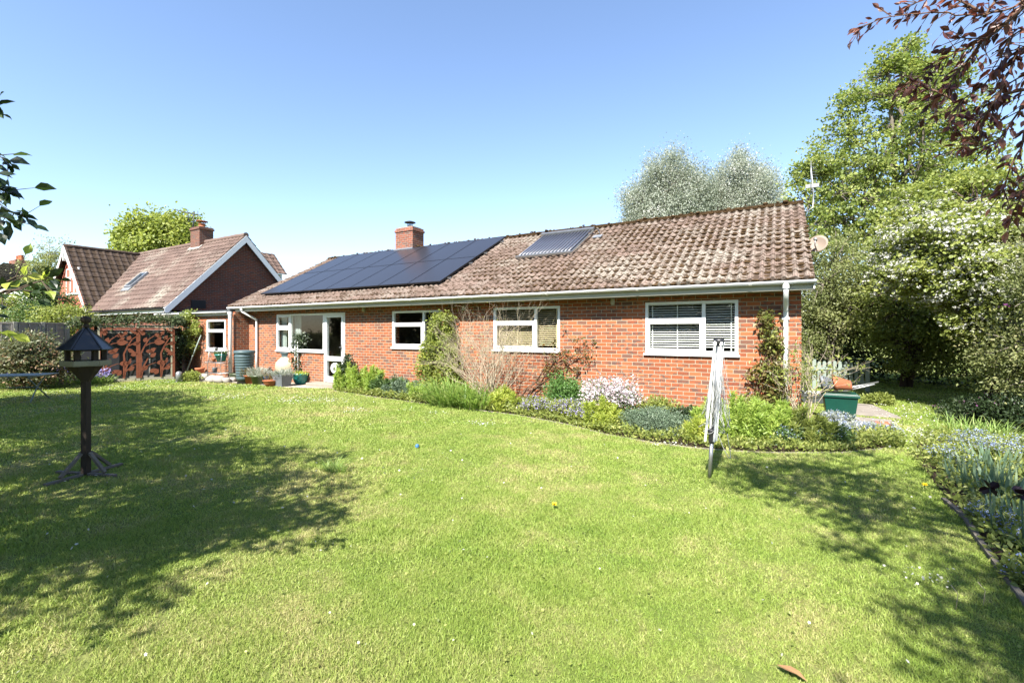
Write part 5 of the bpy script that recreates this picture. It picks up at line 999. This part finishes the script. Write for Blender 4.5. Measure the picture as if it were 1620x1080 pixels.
# ---------------- low plants
def mound(name, label, cat, x, y, rx, ry, h, n, size, lm, group=None, fl=None, T=LEAF4, z0=0, clumps=14, shell=.45, w=1.0, up=.5, stems=10, stemm='twig_red'):
    t = thing(name, label, cat, (x, y, 0), group); C = []
    for _ in range(clumps):
        a = random.uniform(0, 2*pi); r = random.random()**.5; C.append((x+rx*.62*r*cos(a), y+ry*.62*r*sin(a), z0+h*random.uniform(.30, .62)*(1-.35*r*r)))
    C = np.array(C); per = n//clumps; Cc = np.repeat(C, per, 0); m_ = len(Cc); d = rdir(m_); rr = rng.random((m_, 1))**shell
    rad = np.array((rx*.45, ry*.45, h*.40)); Pt = Cc+d*rr*rad; Pt[:, 2] = np.abs(Pt[:, 2]-z0)+z0
    tint = np.clip(np.repeat(rng.random(clumps), per)*.4+rng.random(m_)*.65, 0, 1)
    scatter('foliage', *T, Pt, rdir(m_, up, d, .7), rdir(m_, .8, d, .6), np.stack([size*rng.uniform(.6, 1.3, m_)]*3, 1)*np.array((1, w, 1)), M[lm], t, tint)
    if stems:
        o = MB()
        for i in range(stems): c = C[i % clumps]; o.tube([(x+(c[0]-x)*.3, y+(c[1]-y)*.3, 0), (c[0], c[1], c[2]*.6), tuple(c+rng.normal(0, .3, 3)*rad)], [.006, .005, .003], 4, cap=False)
        o.build('stem', M[stemm], t)
    if fl:
        nf, fs, fm, k = fl; idx = rng.integers(m_, size=nf*6); idx = idx[Pt[idx, 2] > z0+h*.35][:nf]; fp_ = np.repeat(Pt[idx]+d[idx]*fs*.8+(0, 0, fs), k, 0)+rng.normal(0, fs*1.1, (len(idx)*k, 3)); q_ = len(fp_)
        scatter('flowers', *PETAL, fp_, rdir(q_), rdir(q_, 1.2), fs*.6*rng.uniform(.7, 1.3, q_), M[fm], t)
    return t
def feather(name, label, x, y, rx, ry, h, n, lm, L=.10, group=None, w=.10, fl=None, cat='plant'):
    """feathery upright foliage: plumes along upright stems"""
    t = thing(name, label, cat, (x, y, 0), group); ns = max(12, int(rx*ry*160)); a = rng.uniform(0, 2*pi, ns); r = rng.random(ns)**.5; sx, sy = x+rx*r*np.cos(a)*.9, y+ry*r*np.sin(a)*.9; h = h*1.18; hh = h*(1-.35*r*r)*rng.uniform(.6, 1.1, ns); lean = np.stack([(sx-x)*.25, (sy-y)*.25, np.zeros(ns)], 1)+rng.normal(0, .05*h, (ns, 3))*np.array((1,1,0))
    o = MB()
    for i in range(0, ns, 2): o.tube([(sx[i], sy[i], 0), (sx[i]+lean[i,0], sy[i]+lean[i,1], hh[i])], [.004, .002], 3, cap=False)
    o.build('stem', M['l_mid'], t); i = rng.integers(ns, size=n); f = rng.random(n)**.7; base = np.stack([sx[i], sy[i], np.zeros(n)], 1)+lean[i]*f[:, None]; base[:, 2] = hh[i]*f; base += rng.normal(0, .03, (n, 3))*(1.3-f[:, None]); base[:, 2] = np.abs(base[:, 2])
    tint = np.clip(rng.random(ns)[i]*.4+rng.random(n)*.6, 0, 1)
    scatter('foliage', *BLADE, base, rdir(n, .9), rdir(n), np.stack([L*rng.uniform(.5, 1.3, n), L*w*np.ones(n)*2, L*np.ones(n)*.4], 1), M[lm], t, tint)
    if fl:
        nf, fs, fm, k = fl; j = rng.integers(ns, size=nf); fp_ = np.repeat(np.stack([sx[j]+lean[j,0], sy[j]+lean[j,1], hh[j]*rng.uniform(.7, 1.08, nf)], 1), k, 0)+rng.normal(0, fs*1.2, (nf*k, 3)); scatter('flowers', *PETAL, fp_, rdir(nf*k), rdir(nf*k, 1.2), fs*.6*rng.uniform(.7, 1.3, nf*k), M[fm], t)
    return t
def straps(name, label, x, y, rx, ry, h, n, lm, w=.022, group=None, up=1.2, T=STRAP, cat='plant', fan=0.0):
    a = rng.uniform(0, 2*pi, n); r = rng.random(n)**.5; Pt = np.stack([x+rx*r*np.cos(a), y+ry*r*np.sin(a), np.zeros(n)], 1); D = np.stack([np.cos(a)*r*.5+rng.normal(0, .3, n), np.sin(a)*r*.5+rng.normal(0, .3, n), np.full(n, up)], 1); N = -np.stack([D[:, 0], D[:, 1], np.zeros(n)], 1); N[:, 2] += .3; L = h*rng.uniform(.6, 1.15, n)
    o = scatter(name, *T, Pt, D, N if fan == 0 else rdir(n), np.stack([L, w*rng.uniform(.7, 1.3, n), L*(.8 if fan == 0 else .25)], 1), M[lm]); return tag(o, label, cat, group)
def twiggy(name, label, x, y, h, sp, n, m='twig', lean=(0,0), leafm_=None, nl=0, ls=.03, r0=.010, depth=4, cat='shrub', group=None, wall=None):
    t = thing(name, label, cat, (x, y, 0), group); o = MB(); tips = []
    def grow(p, d, L, r, k):
        pts = [p]; q_ = p
        for i in range(3):
            d = d+rng.normal(0, .14, 3)+np.array((0, 0, .05)); d = d/np.linalg.norm(d); q_ = q_+d*L/3
            if wall is not None and q_[1] > wall: q_ = np.array((q_[0], wall, q_[2]))
            pts.append(q_)
        o.tube(pts, [r, r*.85, r*.75, r*.6], 4 if k < 2 else 3, cap=False); tips.extend(pts[1:])
        if k < depth:
            for _ in range(2 if k == 0 else random.choice((2, 2, 3))): grow(pts[random.choice((2, 3, 3))], d+rng.normal(0, .42, 3)*np.array((1, 1, .6)), L*random.uniform(.55, .85), r*.6, k+1)
    for i in range(n):
        d = np.array((rng.normal(0, sp)+lean[0], rng.normal(0, sp*.6)+lean[1], 1.0)); grow(np.array((x+rng.normal(0, .06), y+rng.normal(0, .05), 0.)), d/np.linalg.norm(d), h*random.uniform(.3, .45), r0, 0)
    o.build('stem', M[m], t); tips = np.array(tips)
    if nl: i = rng.integers(len(tips), size=nl); scatter('foliage', *LEAF4, tips[i]+rng.normal(0, .02, (nl, 3)), rdir(nl, .5), rdir(nl, .8), ls*rng.uniform(.6, 1.4, nl), M[leafm_], t)
    return t
g1 = 'plants in the flower bed below the house wall'
# bed plants from left to right
mound('evergreen_shrub', 'rounded dark shrub with pale young shoots beside the patio door', 'shrub', FX(548,8.9), 8.92, .38, .22, 1.05, 2200, .075, 'l_dark', g1, stems=12, clumps=18, fl=None); 
def bd(px, Y): return FX(px, Y), Y
for px, Y, rx, ry, h, n, m_, lb in ((552,8.78,.62,.28,.62,5200,'l_fennel','tall light green feathery clump next to the patio door'), (583,8.72,.55,.3,.62,5200,'l_fennel','feathery yellow green clump second from the patio door'), (612,8.62,.5,.3,.40,3600,'l_mid','low mid green clump below the second window'), (640,8.55,.55,.32,.36,4200,'l_rosemary','low silvery clump below the right end of the second window'), (668,8.5,.5,.35,.34,3800,'l_fennel','low feathery clump left of the strappy leaves'), (797,8.15,.30,.35,.40,3000,'l_lime','yellow green tuft at the foot of the bare branching shrub')):
    x, y = bd(px, Y); feather('feathery_plant', lb, x, y, rx, ry, h, n, m_, group=g1)
x, y = bd(630, 8.95); mound('small_shrub', 'small grey green shrub against the wall below the second window', 'shrub', x, y, .32, .2, .55, 1500, .06, 'l_rosemary', g1)
# wall climber
def climber_on_wall(name, label, pxs, Y, lm, n, size, zt_, zb, m2=None, n2=0, stem='twig_red', cat='climber', depth=.16):
    """pxs: list of (z, xleft, xright) in pixels of the outline"""
    t = thing(name, label, cat, (FX((pxs[0][1]+pxs[0][2])/2, Y), Y, 0)); zs = np.array([p[0] for p in pxs]); xl = np.array([FX(p[1], Y) for p in pxs]); xr = np.array([FX(p[2], Y) for p in pxs])
    nc = max(20, n//45); cz = rng.uniform(zs.min(), zs.max(), nc); f = rng.random(nc); cx_ = np.interp(cz, zs, xl)+(np.interp(cz, zs, xr)-np.interp(cz, zs, xl))*f; cy = Y-depth*rng.random(nc)
    def put(nm, nn, mm, sz):
        i = rng.integers(nc, size=nn); Pt = np.stack([cx_[i]+rng.normal(0, .07, nn), np.minimum(cy[i]+rng.normal(0, .05, nn), Y-.01), cz[i]+rng.normal(0, .07, nn)], 1); Pt[:, 2] = np.abs(Pt[:, 2]); D = rdir(nn); D[:, 1] -= .7; D[:, 2] -= .3
        scatter(nm, *LEAF4, Pt, D, rdir(nn, .6), sz*rng.uniform(.6, 1.3, nn), M[mm], t, np.clip(rng.random(nc)[i]*.5+rng.random(nn)*.5, 0, 1))
    put('foliage', n, lm, size)
    if m2: put('young_leaves', n2, m2, size*.9)
    o = MB(); x0 = np.interp(0, zs, (xl+xr)/2)
    for k in range(7):
        zz = np.linspace(0, zt_*random.uniform(.7, 1), 7); ff = random.random(); o.tube([(np.interp(z, zs, xl)*(1-ff)+np.interp(z, zs, xr)*ff+rng.normal(0, .03), Y-.04-.03*random.random(), z) for z in zz], [.010, .009, .008, .007, .006, .005, .003], 5)
    o.build('stem', M[stem], t); return t
climber_on_wall('wall_climber', 'bushy green climber growing up the wall between the second and third windows', [(0,670,735), (.5,678,735), (1.1,672,728), (1.6,688,726), (2.05,706,722)], 9.15, 'l_haw', 7500, .07, 2.0, 0, 'l_lime', 1500, depth=.45)
climber_on_wall('wall_climber', 'red tinged climber on the wall beside the right downpipe', [(0,1195,1238), (.5,1192,1238), (.85,1190,1232), (1.1,1208,1238), (1.6,1212,1240), (1.85,1203,1225), (1.95,1206,1212)], 9.17, 'l_red', 1500, .085, 1.8, 0, 'l_haw', 700, depth=.18)
for px, Y, rx, ry, h, n, lb in ((712,8.15,.55,.3,.66,520,'big clump of arching strappy green leaves under the wall climber'), (752,8.12,.45,.3,.58,420,'arching strappy clump at the left foot of the bare branching shrub')):
    x, y = bd(px, Y); straps('daylily', lb, x, y, rx, ry, h, n, 'l_strap', .021, group=g1, up=.9)
x, y = bd(775, 8.4); twiggy('bare_shrub', 'pale leafless many stemmed shrub in front of the third window', x, y, 2.05, .50, 46, 'twig', lean=(-.08, -.05), leafm_='l_lime', nl=260, ls=.03, r0=.0105, depth=4, group=None, wall=9.12)
def quince():
    t = thing('wall_quince', 'trained quince branch leaning right across the bricks below the third window', 'shrub', (FX(812, 8.95), 8.95, 0), None); o = MB(); Y = 9.08
    def pp(px, py, y=Y): return np.array((FX(px, y), y, FH(px, py, y)))
    br = [[(808,648), (822,628), (850,602), (870,585), (895,570), (912,560), (930,548)], [(812,650), (835,612), (868,590)], [(830,640), (845,612), (872,598), (884,590)], [(895,570), (905,578), (914,585)], [(850,602), (868,570), (890,552)], [(870,585), (878,566), (900,556)]]; tips = []
    for b_ in br: pts = [pp(*q_) for q_ in b_]; o.tube(pts, [.015*(1-.7*i/len(pts)) for i in range(len(pts))], 6); tips += pts[2:]
    tips = np.array(tips); 
    for _ in range(60): c = tips[rng.integers(len(tips))]; d = rng.normal(0, 1, 3)*(.16, .03, .14); o.tube([c, c+d*.6+(0,0,.03), c+d], [.005, .004, .002], 4, cap=False); tips = np.vstack([tips, np.minimum(c+d, (99, 9.15, 99))])
    o.build('branch', M['twig_red'], t); n = 620; i = rng.integers(len(tips), size=n); Pt = tips[i]+rng.normal(0, .03, (n, 3))*(1, .5, 1); Pt[:, 1] = np.minimum(Pt[:, 1], 9.18); scatter('foliage', *LEAF4, Pt, rdir(n, .2), rdir(n, .5), .06*rng.uniform(.6, 1.3, n), M['l_red'], t)
quince()
x, y = bd(898, 8.75); mound('round_shrub', 'neat rounded bright green shrub below and right of the third window', 'shrub', x, y, .55, .42, .90, 7000, .055, 'l_fresh', g1, clumps=20)
for px, Y, rx, h, lb in ((850,8.0,.42,.34,'pale blue forget-me-nots at the left of the rounded shrub'), (893,7.85,.48,.36,'pale blue forget-me-nots in front of the rounded shrub'), (925,7.75,.34,.33,'pale blue forget-me-nots left of the white blossom shrub')):
    x, y = bd(px, Y); mound('forget_me_nots', lb, 'flowers', x, y, rx, .32, h*1.2, 2600, .05, 'l_haw', g1, fl=(620, .013, 'f_viol', 4), clumps=16)
x, y = bd(968, 8.15); mound('blossom_shrub', 'shrub smothered in blush white blossom in the middle of the bed', 'shrub', x, y, .64, .44, .90, 3800, .045, 'l_mid', g1, fl=(1500, .030, 'f_pinkw', 3), clumps=22)
x, y = bd(953, 7.5); feather('feathery_plant', 'low lime yellow feathery clump in front of the white blossom shrub', x, y, .42, .30, .42, 6500, 'l_lime', group=g1, L=.08)
x, y = bd(1035, 7.5); mound('rosemary_shrub', 'wide low dark grey green cushion shrub below the right window', 'shrub', x, y, .66, .34, .48, 19000, .032, 'l_rosemary', g1, clumps=26, w=.7)
x, y = bd(1040, 8.35); mound('ground_shrub', 'loose leafy green plant between the cushion shrub and the wall', 'shrub', x, y, .60, .32, .52, 4200, .055, 'l_haw', g1, clumps=16)
x, y = bd(1090, 8.2); mound('ground_shrub', 'dark glossy low shrub behind the rotary dryer', 'shrub', x, y, .50, .34, .40, 4200, .06, 'l_dark', g1, clumps=16)
x, y = bd(1108, 7.3); feather('feathery_plant', 'small lime clump at the foot of the rotary dryer', x, y, .20, .18, .32, 2200, 'l_lime', group=g1, L=.08)
for px, Y, rx, ry, h, n, m_, lb in ((1165,7.85,.62,.42,.55,13000,'l_fennel','wide bright feathery clump just right of the rotary dryer'), (1205,7.95,.42,.35,.50,7000,'l_fennel','bright feathery clump left of the right downpipe foot'), (1262,8.0,.45,.35,.42,6000,'l_haw','green ferny clump right of the downpipe foot')):
    x, y = bd(px, Y); feather('feathery_plant', lb, x, y, rx, ry, h, n, m_, group=g1, L=.085)
x, y = bd(1180, 8.6); mound('flower_clump', 'blue flowered clump against the wall under the red tinged climber', 'flowers', x, y, .5, .3, .62, 3000, .05, 'l_haw', g1, fl=(160, .012, 'f_blue', 3), clumps=16)
x, y = bd(1232, 7.75); mound('forget_me_nots', 'green and blue forget-me-nots in front of the right downpipe', 'flowers', x, y, .34, .3, .32, 2600, .045, 'l_mid', g1, fl=(180, .012, 'f_blue', 3), clumps=14)
x, y = bd(1300, 8.1); mound('forget_me_nots', 'dense green foliage with blue flowers at the right end of the bed', 'flowers', x, y, .40, .35, .36, 3600, .045, 'l_mid', g1, fl=(260, .012, 'f_blue', 3), clumps=16)
for px, py, rx, ry, lb in ((1345,686,.34,.30,'pale blue forget-me-not patch before the green box'), (1385,690,.34,.28,'pale blue forget-me-not patch before the broken slab'), (1325,668,.3,.3,'tall forget-me-nots touching the green box')):
    x, y = G(px, py); mound('forget_me_nots', lb, 'flowers', x, y, rx, ry, .24, 1700, .045, 'l_silver', g1, fl=(420, .012, 'f_blue', 3), clumps=12)
x, y = bd(1260, 8.95); twiggy('branching_shrub', 'thin branched shrub with sparse leaves at the right corner of the house', x, y-.15, 1.55, .12, 15, 'twig', leafm_='l_haw', nl=800, ls=.05, r0=.010, depth=3)
x, y = G(1395, 640); mound('ground_shrub', 'low bright leafy plant beside the brown paving slab', 'shrub', x-.1, y, .35, .3, .3, 1500, .06, 'l_haw')
# ivy on the left, vine at extension corner
def ivy_line(name, label, pts, n, size, lm, rad=.14, hang=0):
    pts = np.array(pts, float); t = thing(name, label, 'climber', tuple(pts[0]*(1,1,0))); i = rng.integers(len(pts)-1, size=n); f = rng.random((n, 1)); c = pts[i]+(pts[i+1]-pts[i])*f+rng.normal(0, rad, (n, 3))*(1, 1, .8); c[:, 2] -= hang*rng.random(n)**2; c[:, 2] = np.abs(c[:, 2])
    scatter('foliage', *LEAF4, c, rdir(n, -.2), rdir(n, .8), size*rng.uniform(.6, 1.3, n), M[lm], t)
    o = MB(); o.tube(pts, .02, 5); o.build('stem', M['bark'], t); return t
sa, sb = (*SA, 1.95), (*SB, 2.02); ivy_line('ivy', 'variegated ivy trailing along the top of the rusty screens', [(SA[0]-.5, SA[1]-.5, 1.9), sa, ((SA[0]+SB[0])/2, (SA[1]+SB[1])/2, 2.04), sb, (-18.6, 8.3, 2.02), (-19, 8.7, 2.0)], 3600, .085, 'l_ivy', .11)
ivy_line('ivy', 'dark ivy hanging down the shaded timber fence', [(-18.12,7.9,1.7), (-18.4,8.1,1.1), (-18.6,8.25,1.5), (-18.9,8.45,.9), (-19.1,8.6,1.7)], 3000, .08, 'l_dark', .16, .6)
climber_on_wall('vine', 'yellow green vine on the brick corner left of the extension window', [(.9,300,312), (1.3,298,318), (1.7,292,322), (2.0,290,324), (2.3,298,318)], 8.70, 'l_bright', 1700, .085, 2.2, 0, 'l_haw', 800, depth=.22)
x, y = G(300, 603); mound('ground_shrub', 'small leafy plant on the ground below the ivy', 'shrub', x, y+.1, .45, .3, .38, 1200, .08, 'l_haw')
for px, py, lb in ((75,606,'violet bluebells under the left end of the table'), (110,603,'violet bluebells between the table and the bird table'), (148,606,'violet bluebells at the foot of the rusty screen'), (30,612,'violet bluebells beneath the bronze shrub')):
    x, y = G(px, py); straps('bluebells_leaves' if False else 'bluebells', lb, x, y, .55, .45, .34, 420, 'l_strap', .018, 'bluebell clumps along the left border'); e = [k for k in bpy.data.objects if k.name.startswith('bluebells')][-1]
    n = 520; a = rng.uniform(0, 2*pi, n); r = rng.random(n)**.5; Pt = np.stack([x+.5*r*np.cos(a), y+.4*r*np.sin(a), rng.uniform(.22, .46, n)], 1); c = scatter('flowers', *PETAL, Pt, rdir(n), rdir(n, .5), .028*rng.uniform(.7, 1.3, n), M['f_viol'], e)
b = P(98, 596, 14.2); twiggy('bare_shrub', 'small reddish bare shrub in front of the last fence panel', b[0], b[1], 1.6, .3, 8, 'twig', r0=.012, depth=3)
# right border
gb = 'plants in the right border'
for px, py, h, n, lb in ((1600,800,.32,50,'fan of pale green iris leaves around the black flower'), (1560,775,.34,60,'iris leaf fan at the left of the black flower'), (1640,850,.36,60,'iris leaf fan cut by the right edge'), (1580,745,.30,60,'iris leaf fan behind the black flower'), (1535,750,.26,60,'narrow iris leaf fan at the lawn corner of the border')):
    x, y = G(px, py); straps('iris_clump', lb, x, y, .28, .28, h, n, 'l_iris', .034, gb, up=2.0, T=BLADE, fan=1)
def iris_flower(px, py, Z, lb):
    p = np.array(P(px, py, Z)); t = thing('iris_flower', lb, 'flower', (p[0], p[1], 0)); n = 6; a = np.arange(n)*pi/3; D = np.stack([np.cos(a), np.sin(a), np.where(np.arange(n) % 2, -.6, 1.1)], 1); scatter('petals', *ROUND, np.tile(p, (n, 1)), D, rdir(n, 1), np.full(n, .07), M['f_black'], t); o = MB(); o.tube([(p[0]+.02, p[1]+.02, 0), p], .006, 5); o.build('stem', M['l_iris'], t)
iris_flower(1566, 772, 3.55, 'nearly black iris flower standing above the pale leaves'); iris_flower(1616, 782, 3.3, 'nearly black iris flower cut by the right edge')
for px, py, rx, ry, h, nf, lb in ((1500,735,.30,.35,.26,260,'pale blue forget-me-nots at the corner of the right border'), (1545,715,.5,.35,.34,300,'forget-me-nots mixed with tall leaves behind the irises'), (1600,735,.45,.3,.42,380,'dense blue forget-me-nots behind the irises'), (1570,835,.22,.25,.20,260,'forget-me-nots between the irises and the timber edging'), (1612,860,.22,.25,.20,240,'forget-me-nots along the timber edging near the right edge'), (1650,930,.25,.25,.18,120,'forget-me-nots in the bottom right corner')):
    x, y = G(px, py); mound('forget_me_nots', lb, 'flowers', x+.04, y, rx, ry, h, 2600, .035, 'l_haw', gb, fl=(int(nf*1.7), .0105, 'f_blue', 4), clumps=14)
for px, py, rx, h, lb in ((1530,692,.4,.34,'tall grassy leaves at the far end of the right border'), (1575,700,.4,.33,'tall grassy leaves in the middle of the right border')):
    x, y = G(px, py); straps('grassy_clump', lb, x, y, rx, .4, h, 150, 'l_strap', .010, gb, up=1.8)
for px, py, rx, ry, h, lb in ((1560,672,.7,.6,.55,'dark leafy plants with small pink flowers at the back of the border'), (1630,685,.7,.6,.7,'dark leafy plants with pink flowers by the right edge')):
    x, y = G(px, py); mound('border_plant', lb, 'plant', x, y, rx, ry, h, 4200, .06, 'l_dark', gb, fl=(38, .022, 'f_purple', 3), clumps=20)
x, y = G(1600, 668); mound('white_flower_clump', 'white flowered clump at the shaded back of the right border', 'flowers', x-.1, y-.2, .5, .4, .5, 2200, .05, 'l_mid', gb, fl=(120, .016, 'f_blue', 3))
x, y = G(530, 746); straps('grass_tuft', 'coarse tuft of long grass in the lawn left of centre', x, y, .16, .08, .17, 130, 'l_strap', .006, up=.9)
for px, py, lb in ((1512,965,'pale seed stalk in the shaded lawn'), (1555,960,'green seed stalk near the right border')):
    x, y = G(px, py); o = MB(); o.tube([(x, y, 0), (x+.01, y, .1), (x-.02, y+.01, .14)], .0018, 4); tag(o.build('seed_stalk', M['twig']), lb, 'stalk')
# daisies: far more than anyone could count
def daisies():
    Pt = []
    for px, py, sx, sy, n in ((360,629,22,3,90), (500,634,40,3.5,190), (560,652,12,1.8,50), (690,655,10,2,26), (765,672,18,2.2,36), (660,652,10,3,10), (450,636,20,2,40), (275,604,25,2,50), (380,612,20,1.5,30), (1055,706,22,2.2,46), (1145,703,20,2.5,40), (1450,690,30,10,260), (1430,655,30,8,180), (1480,710,18,8,80), (1410,672,14,6,60), (235,612,25,3,50), (90,625,30,4,50), (180,614,20,3,40), (1470,922,20,8,26), (1440,910,8,6,8), (1330,590+50,3,3,4), (1490,640,30,4,80)):
        for _ in range(n):
            a, b = random.gauss(px, sx), random.gauss(py, sy)
            if b < 597: continue
            Pt.append((*G(a, b), random.uniform(.035, .06)))
    for _ in range(170):
        r = random.uniform(2.3, 9)**1.0; a = radians(random.uniform(76, 168)); Pt.append((r*cos(a), r*sin(a), random.uniform(.03, .05)))
    Pt = np.array(Pt); k = ~(inpoly(Pt[:,0], Pt[:,1], BED1)) & (Pt[:,0] > -21) & (Pt[:,1] < 16); Pt = Pt[k]; n = len(Pt)
    tag(scatter('daisies', *PETAL, Pt, rdir(n), rdir(n, 2.2), np.where(np.hypot(Pt[:,0], Pt[:,1]) < 4.6, .0085, .0135)*rng.uniform(.7, 1.25, n), M['f_white']), 'white lawn daisies in drifts across the grass', 'daisies', kind='stuff')
daisies()
# clover and broad weeds
n = 5200; r = np.sqrt(rng.uniform(1.5, 60, n)); a = rng.uniform(radians(72), radians(170), n); Pt = np.stack([r*np.cos(a), r*np.sin(a), rng.uniform(.008, .03, n)], 1); k = (vnoise(Pt[:,0]*2, Pt[:,1]*2, 33) > .5) & ~inpoly(Pt[:,0], Pt[:,1], BED1) & ~inpoly(Pt[:,0], Pt[:,1], BED2) & (Pt[:,1] < 8.5); Pt = Pt[k]; n = len(Pt)
tag(scatter('clover', *ROUND, Pt, rdir(n), rdir(n, 1.5), rng.uniform(.010, .022, n), M['l_haw']), 'low clover and weed leaves through the near lawn', 'clover', kind='stuff')

n = 30000; Pt = np.stack([rng.uniform(-34, 16, n), -9+rng.normal(0, .35, n), 4.2*rng.random(n)**.8], 1); tag(scatter('hedge', *LEAF4, Pt, rdir(n), rdir(n, .5), rng.uniform(.25, .5, n), M['l_dark']), 'tall dark hedge added unseen behind the viewer for the panes to reflect', 'hedge')  # out-of-view hedge, put in so the window glass mirrors dark foliage
n = 30000; a = np.array(EDGE); u = rng.random(n); xs = -11.1+12.6*u; ye = np.interp(xs, a[:,0], a[:,1]); Pt = np.stack([xs, ye+.01+rng.random(n)**1.3*(9.2-ye)-.05*vnoise(xs*4, xs*0, 4), rng.random(n)*(.03+.16*vnoise(xs*2.5, xs*0+3, 9))+.02], 1)
tag(scatter('ground_cover', *LEAF4, Pt, rdir(n, .6), rdir(n, .8), rng.uniform(.03, .075, n), M['l_haw']), 'low leafy ground cover filling the flower bed below the wall', 'ground cover', kind='stuff')
n = 26000; Pt = np.stack([rng.uniform(1.25, 4.5, n), rng.uniform(2, 9.6, n), rng.random(n)*.13+.02], 1); Pt = Pt[inpoly(Pt[:,0]+.03, Pt[:,1], BED2)]; n = len(Pt)
tag(scatter('ground_cover', *LEAF4, Pt, rdir(n, .6), rdir(n, .8), rng.uniform(.03, .07, n), M['l_haw']), 'low leafy ground cover filling the right border', 'ground cover', kind='stuff')
